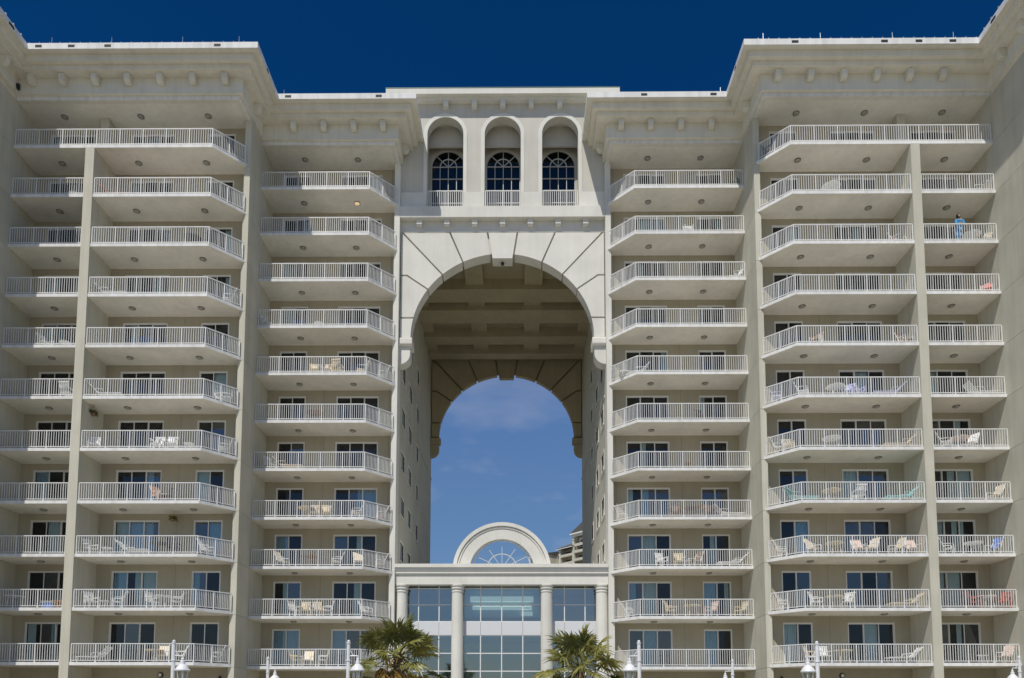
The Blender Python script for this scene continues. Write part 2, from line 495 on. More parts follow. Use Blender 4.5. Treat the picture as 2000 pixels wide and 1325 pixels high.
# railings: plan line, number of panels for each leg
INS = 0.07
RAIL = {'I': ([(XIe - .05, Y0 + INS), (XIc + .03, Y0 + INS), (XT + .14, YP - .10)], (5, 2)),
        'O': ([(XOe - .05, YO + INS), (XOc + .03, YO + INS), (XU + .09, YQ - .09)], (5, 2)),
        'F': ([(XF - .05, YO + INS), (XFa + .05, YO + INS)], (3,)),
        'T': ([(XF - .05, YO + INS), (XFa + .05, YO + INS), (XOe - .05, YO + INS), (XOc + .03, YO + INS), (XU + .09, YQ - .09)], (3, 1, 5, 2))}
RH = 1.17 - ST
def bar(mb, p, q, wdt, z0, z1):
    p, q = Vector((*p, 0)), Vector((*q, 0)); d = (q - p).normalized(); n = Vector((-d.y, d.x, 0)) * wdt / 2
    c = [p - n, q - n, q + n, p + n]
    mb.prism_z([(v.x, v.y) for v in c], z0, z1)
def rail_mesh(pts, div, height, gaps=10, bal=0.025):
    fr, ba = MB(), MB()
    for i, n in enumerate(div):
        a, b_ = Vector((*pts[i], 0)), Vector((*pts[i + 1], 0))
        d = (b_ - a).normalized()
        bar(fr, a.xy, b_.xy, 0.060, height - 0.045, height)
        bar(fr, a.xy, b_.xy, 0.040, 0.075, 0.110)
        for j in range(n + 1):
            if j == 0 and i > 0: continue
            p = a.lerp(b_, j / n)
            fr.box(p.x - .026, p.x + .026, p.y - .026, p.y + .026, 0, height - 0.046)
        gp = gaps if n > 1 or (b_ - a).length > 0.8 else 4
        for j in range(n):
            for q in range(1, gp):
                p = a.lerp(b_, (j + q / gp) / n)
                e = d * (bal / 2); nn = Vector((-d.y, d.x, 0)) * (bal / 2)
                ba.prism_z([((p + x).x, (p + x).y) for x in (-e - nn, e - nn, e + nn, -e + nn)], 0.09, height - 0.03)
    return fr.mesh('railing', 'rail'), ba.mesh('balusters', 'rail')
for s in SIDES:
    SM = {b_: slab_mesh(b_, s) for b_ in PLAN}
    RM = {}
    for b_ in RAIL:
        RM[b_] = rail_mesh(sx(s, RAIL[b_][0]), RAIL[b_][1], RH)
    for k in range(NF):
        for b_ in (('I', 'O', 'F') if k < NF - 1 else ('I', 'T')):
            put(SM[b_], 'balcony_slab', B, (0, 0, zb(k)))
            r = put(RM[b_][0], 'railing', B, (0, 0, zb(k) + ST))
            q = put(RM[b_][1], 'balusters', r); q['kind'] = 'stuff'

# ceiling lights under every slab and under the eaves
lm = MB().lathe((0, 0, 0), [(0.10, -0.10), (0.165, -0.05), (0.17, 0.0)], 12).mesh('ceiling_light', 'fixture', smooth=True)
lr = MB().lathe((0, 0, 0), [(0.19, -0.045), (0.19, 0.0)], 12).mesh('rim', 'fixrim')
lit = MB().lathe((0, 0, 0), [(0.10, -0.10), (0.165, -0.05), (0.17, 0.0)], 12).mesh('ceiling_light', 'lit', smooth=True)
for s in SIDES:
    for k in list(range(1, NF)) + [NF]:
        z = zb(k) if k < NF else ZTOP
        for (x, y) in ((20.83, -2.22), (16.92, -2.22), (25.25, -2.22), (12.28, 1.2), (9.0, 1.22)):
            isl = (s == -1 and k == 10 and x == 9.0)
            o = put(lit if isl else lm, 'ceiling_light', B, (s * x, y, z))
            put(lr, 'rim', o)
            if isl: o['label'] = 'ceiling light glowing warm yellow'

# sliding glass doors
DC = {}
def door_meshes(w, n):
    key = (round(w, 3), n)
    if key in DC: return DC[key]
    h = DZ1 - DZ0; f = 0.05
    mb = MB()
    mb.box(-w / 2, -w / 2 + f, 0.02, 0.12, 0, h); mb.box(w / 2 - f, w / 2, 0.02, 0.12, 0, h)
    mb.box(-w / 2 + f, w / 2 - f, 0.02, 0.12, h - f, h); mb.box(-w / 2 + f, w / 2 - f, 0.02, 0.12, 0, f)
    pw = (w - 2 * f) / n
    for i in range(n):
        y = 0.035 if i % 2 else 0.075
        a = -w / 2 + f + i * pw; b_ = a + pw
        for (p, q) in ((a - .012, a + .035), (b_ - .035, b_ + .012)):
            mb.box(max(p, -w / 2 + f), min(q, w / 2 - f), y, y + .035, f, h - f)
        mb.box(a + .035, b_ - .035, y, y + .035, f, f + .06); mb.box(a + .035, b_ - .035, y, y + .035, h - f - .045, h - f)
    fr = mb.mesh('sliding_door', 'frame')
    panes = []
    for i in range(n):
        y = 0.052 if i % 2 else 0.092
        a = -w / 2 + f + i * pw + .03; b_ = a + pw - .06
        panes.append(((a, b_), y, f + .05, h - f - .04))
    rb = MB()
    d = 2.6; x0, x1, z0, z1 = -w / 2, w / 2, 0, h
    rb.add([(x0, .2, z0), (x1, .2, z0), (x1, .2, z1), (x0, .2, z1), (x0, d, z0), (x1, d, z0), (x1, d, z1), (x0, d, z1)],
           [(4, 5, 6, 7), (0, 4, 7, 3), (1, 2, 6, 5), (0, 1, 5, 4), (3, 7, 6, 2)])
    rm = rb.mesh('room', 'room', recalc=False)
    DC[key] = (fr, panes, rm, pw)
    return DC[key]
PM = {}
def pane_mesh(a, b_, y, z0, z1, mat):
    key = (round(b_ - a, 3), mat)
    if key not in PM:
        w = b_ - a
        PM[key] = MB().add([(0, 0, z0), (w, 0, z0), (w, 0, z1), (0, 0, z1)], [(0, 1, 2, 3)]).mesh('pane', mat)
    return PM[key]
def curtain_mesh(w, z0, z1):
    n = max(3, int(w / 0.055)); vs = []; fs = []
    for i in range(n + 1):
        x = w * i / n; y = 0.022 * (1 if i % 2 else -1) + rnd.uniform(-.006, .006)
        vs += [(x, y, z0 + .02), (x, y, z1)]
    for i in range(n):
        fs.append((2 * i, 2 * i + 2, 2 * i + 3, 2 * i + 1))
    return MB().add(vs, fs).mesh('curtain', 'curtain', recalc=False)
for s in SIDES:
    for bay, (xa, xb, yw) in BAYS.items():
        for k in range(NF):
            for (a, b_, n) in DOORS[bay]:
                fr, panes, rm, pw = door_meshes(b_ - a, n)
                dr = put(fr, 'sliding_door', B, (s * (a + b_) / 2, yw, zb(k) + DZ0))
                put(rm, 'room', dr)
                for i, ((pa, pb), y, z0, z1) in enumerate(panes):
                    mt = 'glass_blue' if rnd.random() < (0.40 if k < 4 else 0.18) else 'glass'
                    put(pane_mesh(pa, pb, y, z0, z1, mt), 'pane', dr, (pa, y, 0))
                    # a screen-dark bay gets no blind; the lower floors show more blinds
                    pr = 0.42 if k < 4 else 0.20
                    if rnd.random() < pr:
                        w = (pb - pa) * rnd.choice((1.0, 1.0, 0.55, 0.4))
                        off = 0 if rnd.random() < 0.5 else (pb - pa) - w
                        put(curtain_mesh(w, z0 - .03, z1 + .04), 'curtain', dr, (pa + off, 0.23, 0))

# eaves: soffit board, stepped cornice, brackets, scuppers
PROF = [(0, 36.06), (0, 36.24), (.22, 36.24), (.22, 37.15), (.82, 37.15), (.82, 37.40), (1.12, 37.40), (1.12, 37.74), (1.44, 37.74), (1.44, 38.08), (-.3, 38.08), (-.3, 36.06)]
def plan_off(o):
    return [(40.0, YWING - o), (XF - o, YWING - o), (XF - o, YO - o), (14.66 - o, YO - o), (14.66 - o, -o), (6.50 - o, -o), (6.50 - o, 2.45)]
for s in SIDES:
    mb = MB(); n = len(PROF)
    lines = [[(s * x, y, z) for x, y in plan_off(o)] for o, z in PROF]
    m_ = len(lines[0])
    vs = [p for ln in lines for p in ln]
    fs = []
    for i in range(n):
        j = (i + 1) % n
        for q in range(m_ - 1):
            fs.append((i * m_ + q, i * m_ + q + 1, j * m_ + q + 1, j * m_ + q))
    fs += [tuple(i * m_ for i in range(n)), tuple(i * m_ + m_ - 1 for i in range(n))]
    mb.add(vs, fs)
    cor = mb.build('cornice', 'trim', B)
    mb = MB(); fb = [(1.442, 37.742), (1.475, 37.742), (1.475, 38.081), (1.442, 38.081)]
    vs = [(s * x, y, z) for o, z in fb for x, y in plan_off(o)]
    fs = [(i * m_ + q, i * m_ + q + 1, ((i + 1) % 4) * m_ + q + 1, ((i + 1) % 4) * m_ + q) for i in range(4) for q in range(m_ - 1)]
    mb.add(vs, fs).build('fascia_board', 'white', cor)
    mb = MB(); fb = [(-.05, 36.045), (.03, 36.045), (.03, 36.238), (-.05, 36.238)]
    k5 = len(plan_off(0)) - 2
    vs = [(s * x, y, z) for o, z in fb for x, y in plan_off(o)[2:]]
    fs = [(i * k5 + q, i * k5 + q + 1, ((i + 1) % 4) * k5 + q + 1, ((i + 1) % 4) * k5 + q) for i in range(4) for q in range(k5 - 1)]
    mb.add(vs, fs).build('drip_board', 'white', cor)
    # soffit boards over the top balconies
    MB().prism_z(sx(s, [(XF + .0, YOB + .2), (XF + .0, YO + .302), (14.66 + .302, YO + .302), (14.66 + .302, YOB + .2)]), ZTOP + .001, ZTOP + .18).build('soffit', 'soffit', B)
    MB().prism_z(sx(s, [(14.66 + .29, YIB + .2), (14.66 + .29, .302), (6.80, .302), (6.80, YIB + .2)]), ZTOP + .001, ZTOP + .18).build('soffit', 'soffit', B)
    # roof decks and green metal edging
    MB().box(s * 6.8, s * 15.2, .25, YEND, 37.9, 38.07).build('roof', 'roof', B)
    MB().box(s * 14.96, s * 27.6, YO + .25, YEND, 37.88, 38.05).build('roof', 'roof', B)
    mb = MB(); lo, li = plan_off(1.43), plan_off(1.20)
    vs = [(s * x, y, z) for z in (38.083, 38.115) for pl in (lo, li) for x, y in pl]
    fs = []
    for q in range(m_ - 1):
        a, b_, c, e = q, q + 1, m_ + q + 1, m_ + q
        fs += [(a, b_, c, e), (2 * m_ + a, 2 * m_ + b_, 2 * m_ + c, 2 * m_ + e), (a, b_, 2 * m_ + b_, 2 * m_ + a), (e, c, 2 * m_ + c, 2 * m_ + e)]
    mb.add(vs, fs).build('roof_edging', 'roof', B)
    # brackets: block with a rounded nose
    nose = [(0.0, 37.148), (-.40, 37.148), (-.42, 36.92), (-.38, 36.78), (-.30, 36.69), (-.20, 36.65), (0.0, 36.65)]
    bk = MB().prism_x([(y, z - 37.148) for y, z in nose], -.16, .16).mesh('bracket', 'trim', bevel=0.012)
    outer = [15.34, 17.14, 18.96, 20.78, 22.60, 24.42] + ([26.17] if s < 0 else [])
    inner = [7.15, 8.92, 10.72, 12.54]
    for x in outer: put(bk, 'bracket', B, (s * x, YO - .219, 37.148))
    for x in inner: put(bk, 'bracket', B, (s * x, -.219, 37.148))
    for y in (-5.05, -6.7): put(bk, 'bracket', B, (s * (XF - .219), y, 37.148), rz=-s * math.pi / 2)
    put(bk, 'bracket', B, (s * (14.66 - .219), -1.72, 37.148), rz=-s * math.pi / 2)
    put(bk, 'bracket', B, (s * (6.50 - .219), 1.45, 37.148), rz=-s * math.pi / 2)
    sc_o = (25.17, 23.37, 21.38, 15.39) if s < 0 else (15.94, 20.75, 22.6, 24.42)
    sc_i = (12.58, 7.23) if s < 0 else (8.37, 12.43)
    for x in sc_o: MB().box(s * x - .18, s * x + .18, YO - 1.482, YO - 1.3, 37.83, 37.98).build('scupper', 'dark', B)
    for x in sc_i: MB().box(s * x - .18, s * x + .18, -1.482, -1.3, 37.83, 37.98).build('scupper', 'dark', B)
    for y in (-6.1,): MB().box(s * (XF - 1.482), s * (XF - 1.3), y - .2, y + .2, 37.82, 37.97).build('scupper', 'dark', B)
    MB().box(s * (14.66 - 1.482), s * (14.66 - 1.3), -3.4, -3.1, 37.82, 37.97).build('scupper', 'dark', B)
    # lightning rods along the edge, and the bead-like cable clips on the returns
    for x in (24.6, 21.3, 17.4, 14.3):
        MB().tube((s * x, YO - 1.25, 38.14), (s * x, YO - 1.25, 38.62), .022, .012, 6).build('lightning_rod', 'steel', B)
    MB().tube((s * 12.9, -1.25, 38.14), (s * 12.9, -1.25, 38.52), .02, .012, 6).build('lightning_rod', 'steel', B)
    mb = MB()
    for y in [YO - 1.2 + .55 * q for q in range(7)]:
        mb.lathe((s * (14.66 - 1.36), y, 38.14), [(.02, 0), (.02, .07), (.045, .10), (.045, .16), (.015, .19)], 6)
    for y in [YWING + .2 + .6 * q for q in range(5)]:
        mb.lathe((s * (XF - 1.36), y, 38.14), [(.02, 0), (.02, .07), (.045, .10), (.045, .16), (.015, .19)], 6)
    mb.tube((s * (14.66 - 1.36), YO - 1.3, 38.20), (s * (14.66 - 1.36), -1.3, 38.20), .012, n=5)
    cl = mb.build('cable_clips', 'steel', B); cl['kind'] = 'stuff'
    # horizontal run of clips on the front edges
    mb = MB()
    for q in range(22): mb.lathe((s * (14.0 + .56 * q), YO - 1.36, 38.14), [(.014, 0), (.014, .06), (.028, .08), (.01, .11)], 5)
    cl = mb.build('cable_clips', 'steel', B); cl['kind'] = 'stuff'

# ------------------------------------------------------------------ archway
ARCH_A, SPR = 5.64, 24.88
JOINTS = [  # intrados x, z  ->  outer break points, right half
    [(0.70, 30.24), (0.94, 31.76)],
    [(2.45, 29.74), (3.31, 31.76)],
    [(3.70, 28.93), (6.29, 31.76)],
    [(4.60, 27.99), (5.96, 28.93), (XP, 28.93)],
    [(5.46, 26.17), (XP, 26.17)],
    [(5.64, 24.86), (XP, 24.86)]]
def intr(t):   # t in 0..1 across the measured intrados (x grows)
    pass
def arc_pts(p, q, n=8):
    """points on the flattened semicircle between two intrados points"""
    def ang(pt): return math.atan2((pt[1] - SPR) / 5.40, pt[0] / ARCH_A)
    a, b_ = ang(p), ang(q)
    out = []
    for i in range(n + 1):
        t = a + (b_ - a) * i / n
        out.append((ARCH_A * math.cos(t), SPR + 5.40 * math.sin(t)))
    return out
def shrink(poly, g_=0.03):
    """inset polygon by g_ (convex-ish, counter-clockwise or clockwise)"""
    n = len(poly); area = sum(poly[i][0] * poly[(i + 1) % n][1] - poly[(i + 1) % n][0] * poly[i][1] for i in range(n))
    sg = 1 if area > 0 else -1
    out = []
    for i in range(n):
        p0, p1, p2 = Vector(poly[i - 1]), Vector(poly[i]), Vector(poly[(i + 1) % n])
        d1, d2 = (p1 - p0).normalized(), (p2 - p1).normalized()
        n1, n2 = Vector((-d1.y, d1.x)) * sg, Vector((-d2.y, d2.x)) * sg
        bis = n1 + n2
        k_ = g_ * 2 / max(0.4, bis.length_squared)
        out.append(tuple(p1 + bis * k_))
    return out
def archway(y0, y1, mat, gap=0.048, deep=0.10):
    parts = []
    parts.append(('keystone', [(-.66, 29.98), (.66, 29.98), (.94, 31.76), (-.94, 31.76)]))
    for i in range(len(JOINTS) - 1):
        a, b_ = JOINTS[i], JOINTS[i + 1]
        inner = arc_pts(a[0], b_[0])
        outer_b = b_[1:]
        outer_a = a[1:]
        corner = []
        if abs(outer_a[-1][1] - 31.76) < 1e-3 and abs(outer_b[-1][1] - 31.76) > 1e-3: corner = [(XP, 31.76)]
        poly = inner + list(outer_b) + corner[::-1] + list(outer_a)[::-1]
        for s in SIDES:
            parts.append(('voussoir', [(s * x, z) for x, z in poly]))
    for nm, poly in parts:
        MB().prism_y(shrink(poly, gap), y0, y1).build(nm, mat, B)
    # backing wall seen in the joints
    mb = MB()
    arch_wall(mb, -XP, XP, SPR, 31.9, y0 + deep, y1 - .10, [(0, ARCH_A + .22, SPR, SPR, 5.62)], 40)
    mb.build('arch_backing', mat, B)
    # imposts and scrolled corbels
    for s in SIDES:
        im = [(y0 - .16, 24.36), (y0 - .20, 24.42), (y0 - .20, 24.76), (y0 - .15, 24.83), (y1, 24.83), (y1, 24.30), (y0 - .06, 24.30)]
        MB().prism_x([(y, z) for y, z in im], s * 5.56, s * (XP + .0)).build('impost', mat, B, bevel=0.03)
        pts = [(XP, 24.29), (5.70, 24.29)] + [(5.70 + .66 * (1 - math.cos(t)), 23.85 - .66 * math.sin(t)) for t in [math.pi / 2 * q / 8 for q in range(9)]] + [(XP, 23.19)]
        MB().prism_y([(s * x, z) for x, z in pts], y0, y1 - .02).build('corbel', mat, B)
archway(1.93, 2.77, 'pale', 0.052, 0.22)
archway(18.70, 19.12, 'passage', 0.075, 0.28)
# frieze, band and small brackets over the front arch
MB().box(-XP + .002, XP - .002, 1.955, 2.7, 31.775, 32.48).build('frieze', 'pale', B)
MB().box(-XP + .004, XP - .004, 1.545, 2.65, 32.482, 33.22).build('band_course', 'pale', B, bevel=0.012)
for x in (-5.20, -3.475, -1.74, 0, 1.74, 3.475, 5.20):
    MB().prism_x([(1.96, 32.48), (1.70, 32.48), (1.70, 32.16), (1.76, 32.07), (1.96, 32.07)], x - .17, x + .17).build('bracket', 'pale', B)
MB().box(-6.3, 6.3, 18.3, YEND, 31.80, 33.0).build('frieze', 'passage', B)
fl = MB().box(-.10, .10, 2.25, 2.45, 29.86, 29.95).tube((0, 2.35, 29.95), (0, 2.35, 30.02), .03, n=6)
fl.build('floodlight', 'black', B)

# passage side walls with windows, string course, coffered ceiling
WINP = [(3.25, 4.60), (6.30, 7.60), (10.0, 11.05)]
for s in SIDES:
    ops = []
    for k in range(1, 9):
        for (a, b_) in WINP:
            ops.append((a, b_, zb(k) - 1.68, zb(k) - .55))
    mb = MB(); w = sorted((s * XP, s * (XP + .3)))
    wall_grid(mb, 2.6, YEND - .002, 0, 33.0, ops, w[0], w[1], 'X')
    mb.build('passage_wall', 'cream', B)
    MB().box(s * (XP - .05), s * (XP + .05), 2.62, YEND + .05, 21.34, 21.48).build('string_course', 'cream', B)
    for (a, b_, z0, z1) in ops:
        mb = MB(); xo = s * (XP - .03); xi = s * (XP + .06)
        mb.box(xo, xi, a - .13, a, z0 - .11, z1 + .11).box(xo, xi, b_, b_ + .13, z0 - .11, z1 + .11)
        mb.box(xo, xi, a, b_, z1, z1 + .11).box(xo, s * (XP - .06), a - .12, b_ + .12, z0 - .10, z0).box(s * (XP + .05), s * (XP + .09), (a + b_) / 2 - .025, (a + b_) / 2 + .025, z0, z1)
        wd = mb.build('window', 'pale', B)
        xg = s * (XP + .10)
        MB().add([(xg, a, z0), (xg, b_, z0), (xg, b_, z1), (xg, a, z1)], [(0, 1, 2, 3)]).build('pane', 'glass_pav', wd)
        xr = s * (XP + .9)
        MB().add([(s * (XP + .3), a, z0), (s * (XP + .3), b_, z0), (s * (XP + .3), b_, z1), (s * (XP + .3), a, z1), (xr, a, z0), (xr, b_, z0), (xr, b_, z1), (xr, a, z1)],
                 [(4, 5, 6, 7), (0, 4, 7, 3), (1, 2, 6, 5), (0, 1, 5, 4), (3, 7, 6, 2)]).build('room', 'room', wd, recalc=False)
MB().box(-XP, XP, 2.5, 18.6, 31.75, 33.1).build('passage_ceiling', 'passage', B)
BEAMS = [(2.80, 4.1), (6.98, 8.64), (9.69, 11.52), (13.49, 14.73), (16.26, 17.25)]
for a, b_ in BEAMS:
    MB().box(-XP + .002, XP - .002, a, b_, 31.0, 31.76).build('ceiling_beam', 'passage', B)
for (a, b_) in zip([x[1] for x in BEAMS[:-1]], [x[0] for x in BEAMS[1:]]):
    for (x0, x1) in ((1.42, 2.65), (5.55, XP - .002)):
        for s in SIDES:
            MB().box(s * x0, s * x1, a - .01, b_ + .01, 31.34, 31.755).build('ceiling_rib', 'passage', B)

# ------------------------------------------------------------------ loggia block over the arch
OPS = [(-3.63, 1.14, 33.22, 38.26, 1.14), (0, 1.14, 33.22, 38.26, 1.14), (3.63, 1.14, 33.22, 38.26, 1.14)]
mb = MB(); arch_wall(mb, -6.75, 6.75, 33.225, 40.32, 1.90, 2.49, OPS, 28); mb.build('loggia_wall', 'loggia', B)
for cx, hw, _, zs, _ in OPS:
    mb = MB(); arch_ring(mb, cx, zs, 34.34, hw + .001, hw + .23, 1.855, 1.92); mb.build('arch_trim', 'pale', B)
for x0, x1 in ((-6.39, -4.78), (-2.48, -1.15), (1.15, 2.48), (4.78, 6.39)):
    MB().box(x0, x1, 1.84, 1.95, 33.222, 34.34).build('plinth', 'pale', B)
MB().box(-6.6, 6.6, 2.95, 3.08, 38.27, 40.2).build('lintel', 'loggia', B)
MB().box(-6.6, 6.6, 2.3, 3.7, 33.1, 33.30).build('loggia_floor', 'white', B)
MB().box(-6.6, 6.6, 2.49, 3.7, 39.6, 39.9).build('loggia_ceiling', 'cream', B)
mb = MB(); WZ = 37.39; WR = 1.12
arch_wall(mb, -6.6, 6.6, 33.3, 39.6, 3.60, 3.75, [(c, WR, 33.3, WZ, WR) for c in (-3.60, 0, 3.60)], 24); mb.build('loggia_back_wall', 'cream', B)
for c in (-3.60, 0, 3.60):
    mb = MB(); arch_ring(mb, c, WZ, 33.3, WR, WR + .2, 3.54, 3.62)
    mb.build('arch_trim', 'cream', B)
    mb = MB(); y0, y1 = 3.60, 3.66; t = .022
    arch_ring(mb, c, WZ, 33.3, WR - .06, WR - .002, y0, y1)
    mb.box(c - t, c + t, y0, y1, 33.3, WZ + WR - .05)
    for s in SIDES:
        mb.box(c + s * .54 - t, c + s * .54 + t, y0 + .002, y1 - .002, 33.3, WZ)
        a = Vector((c, 0, WZ)); e = Vector((c + s * (WR - .05) * math.cos(math.radians(44)), 0, WZ + (WR - .05) * math.sin(math.radians(44))))
        d = (e - a).normalized(); n = Vector((-d.z, 0, d.x)) * t
        pts = [a - n, e - n, e + n, a + n]
        mb.prism_y([(p.x, p.z) for p in pts], y0 + .003, y1 - .003)
    for z in (WZ, WZ - .83, WZ - 1.66, WZ - 2.5, WZ - 3.3):
        mb.box(c - WR + .05, c + WR - .05, y0 + .001, y1 - .001, z - t, z + t)
    arch_ring(mb, c, WZ, WZ, .51, .57, y0 + .004, y1 - .004, 18)
    wd = mb.build('arched_window', 'mullion', B)
    n_ = 20
    pts = [(c - WR, 33.3), (c + WR, 33.3)] + [(c + WR * math.cos(math.pi * q / n_), WZ + WR * math.sin(math.pi * q / n_)) for q in range(n_ + 1)]
    MB().add([(x, 3.68, z) for x, z in pts], [tuple(range(len(pts)))]).build('pane', 'glass', wd)
    MB().add([(c - 1.3, 3.75, 33.2), (c + 1.3, 3.75, 33.2), (c + 1.3, 3.75, 38.7), (c - 1.3, 3.75, 38.7), (c - 1.3, 5.5, 33.2), (c + 1.3, 5.5, 33.2), (c + 1.3, 5.5, 38.7), (c - 1.3, 5.5, 38.7)],
             [(4, 5, 6, 7), (0, 4, 7, 3), (1, 2, 6, 5), (0, 1, 5, 4), (3, 7, 6, 2)]).build('room', 'room', wd, recalc=False)
for cx in (-3.63, 0, 3.63):
    fr, ba = rail_mesh([(cx - 1.08, 1.98), (cx + 1.08, 1.98)], (2,), 1.22, 9, 0.032)
    r = put(fr, 'railing', B, (0, 0, 33.32)); q = put(ba, 'balusters', r); q['kind'] = 'stuff'
# top cornice
def ring_prof(prof, hx, yf, yb):
    mb = MB(); m_ = 4; n = len(prof)
    vs = []
    for o, z in prof:
        vs += [(-hx - o, yb, z), (-hx - o, yf - o, z), (hx + o, yf - o, z), (hx + o, yb, z)]
    fs = []
    for i in range(n):
        j = (i + 1) % n
        for q in range(3): fs.append((i * 4 + q, i * 4 + q + 1, j * 4 + q + 1, j * 4 + q))
    fs += [tuple(i * 4 for i in range(n)), tuple(i * 4 + 3 for i in range(n))]
    return mb.add(vs, fs)
ring_prof([(.0, 40.30), (.39, 40.30), (.39, 40.45), (.64, 40.45), (.64, 40.82), (-.3, 40.82), (-.3, 40.30)], 6.70, 1.90, 9.0).build('cornice', 'pale', B)
MB().box(-7.0, 7.0, 2.0, 9.0, 40.6, 40.80).build('roof', 'roof', B)
MB().box(-7.36, 7.36, 1.245, 1.5, 40.822, 40.87).build('roof_edging', 'roof', B)
MB().box(-6.7, 6.7, 5.6, 8.9, 33.1, 40.6).build('loggia_core', 'cream', B)
for s in SIDES: MB().box(s * 6.45, s * 6.7, 2.49, 5.7, 33.1, 40.3).build('loggia_side', 'pale', B)
for x in (-3.60, -1.80, 0, 1.80, 3.60):
    MB().prism_x([(1.90, 40.298), (1.53, 40.298), (1.53, 40.06), (1.62, 39.90), (1.90, 39.90)], x - .16, x + .16).build('bracket', 'pale', B)

# ground-floor wall lights
for s in SIDES:
    o = MB().lathe((0, 0, 0), [(.155, 0), (.155, .06), (.11, .09)], 16).mesh('wall_light', 'black')
    for (x, y, z) in ((18.84, YOB, 3.79),):
        w = put(o, 'wall_light', B, (s * x, y - .001, z)); w.rotation_euler = (math.pi / 2, 0, 0)
        q = MB().lathe((0, 0, 0), [(.10, .05), (.10, .10), (.04, .125)], 14).build('lens', 'frame', w)
    MB().lathe((s * 15.5, YOB - .09, 3.55), [(.04, 0), (.075, .03), (.075, .16), (.03, .2)], 10).box(s * 15.5 - .03, s * 15.5 + .03, YOB - .09, YOB, 3.6, 3.66).build('wall_sconce', 'black', B)

# ------------------------------------------------------------------ glazed entrance pavilion inside the arch
P = empty('entrance_pavilion', (0, 1.8, 0))
tag(P, 'white glazed entrance pavilion with round columns and a fanlight arch on top', 'pavilion')
def pb(mb, name, mat, parent=P, **kw):
    o = mb.build(name, mat, parent, **kw)
    if parent is P: o.location = (0, -1.8, 0)
    return o
PXH = 6.385
prof = [(1.93, 9.40), (1.75, 9.40), (1.75, 9.96), (1.70, 9.96), (1.70, 10.02), (1.64, 10.06), (1.64, 10.20), (1.58, 10.24), (1.58, 10.38), (1.49, 10.40), (1.49, 10.61), (2.4, 10.61), (2.4, 9.40)]
pb(MB().prism_x(prof, -PXH, PXH), 'entablature', 'pale')
pb(MB().box(-PXH, PXH, 2.402, 8.2, 10.2, 10.5), 'roof', 'white')
for x in (-6.03, -2.655, 2.715, 6.03):
    c = MB().lathe((x, 2.10, 0), [(.40, 0), (.40, .25), (.365, .30), (.365, 5.0), (.345, 8.92), (.345, 8.95), (.375, 8.97), (.375, 9.03), (.35, 9.05), (.36, 9.12), (.41, 9.16), (.41, 9.23), (.375, 9.25), (.385, 9.30), (.44, 9.33), (.44, 9.398)], 28)
    pb(c, 'column', 'pale', smooth=False)
GY = 2.52
MX = [-6.38, -5.06, -3.81, -2.60, -1.28, 0, 1.28, 2.60, 3.81, 5.06, 6.38]
TZ = [0.05, 1.05, 2.10, 3.16, 4.23, 5.31, 6.40, 7.24, 8.27, 9.25]
mb = MB()
for x in MX[1:-1]:
    mb.box(x - .03, x + .03, GY - .05, GY + .05, 0, 6.40); mb.box(x - .03, x + .03, GY - .05, GY + .05, 7.24, 9.4)
for z in (1.05, 2.10, 3.16, 4.23, 5.31, 6.40, 7.24, 8.27, 9.27):
    mb.box(-6.38, 6.38, GY - .045, GY + .045, z - .03, z + .03)
pb(mb, 'mullions', 'rail')
for i in range(len(MX) - 1):
    for j in range(len(TZ) - 1):
        x0, x1, z0, z1 = MX[i], MX[i + 1], TZ[j], TZ[j + 1]
        if j == 6:
            pb(MB().box(x0 + .008, x1 - .008, GY - .07, GY + .02, z0 + .02, z1 - .02), 'spandrel_panel', 'spandrel')
        else:
            pb(MB().add([(x0, GY, z0), (x1, GY, z0), (x1, GY, z1), (x0, GY, z1)], [(0, 1, 2, 3)]), 'pane', 'glass_pav')
# lobby inside: floors, ceiling, added glowing bands imitating daylight in the glass
mb = MB()
mb.add([(-6.38, 2.7, 0), (6.38, 2.7, 0), (6.38, 8.1, 0), (-6.38, 8.1, 0), (-6.38, 2.7, 9.6), (6.38, 2.7, 9.6), (6.38, 8.1, 9.6), (-6.38, 8.1, 9.6)],
       [(0, 1, 2, 3), (7, 6, 5, 4), (2, 6, 7, 3), (0, 3, 7, 4), (1, 5, 6, 2)])
pb(mb, 'lobby', 'roomlit', recalc=False)
pb(MB().box(-6.37, 6.37, 2.72, 8.0, 6.45, 7.15), 'lobby_floor', 'roomlit')
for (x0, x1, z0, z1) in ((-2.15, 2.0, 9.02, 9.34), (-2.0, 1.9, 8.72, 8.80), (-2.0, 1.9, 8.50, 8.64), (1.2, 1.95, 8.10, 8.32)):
    pb(MB().box(x0, x1, 6.0, 6.4, z0, z1), 'glow_band', 'glow')
pb(MB().box(-2.6, 2.6, 6.42, 7.4, 8.00, 9.58), 'ceiling_bulkhead', 'roomlit')
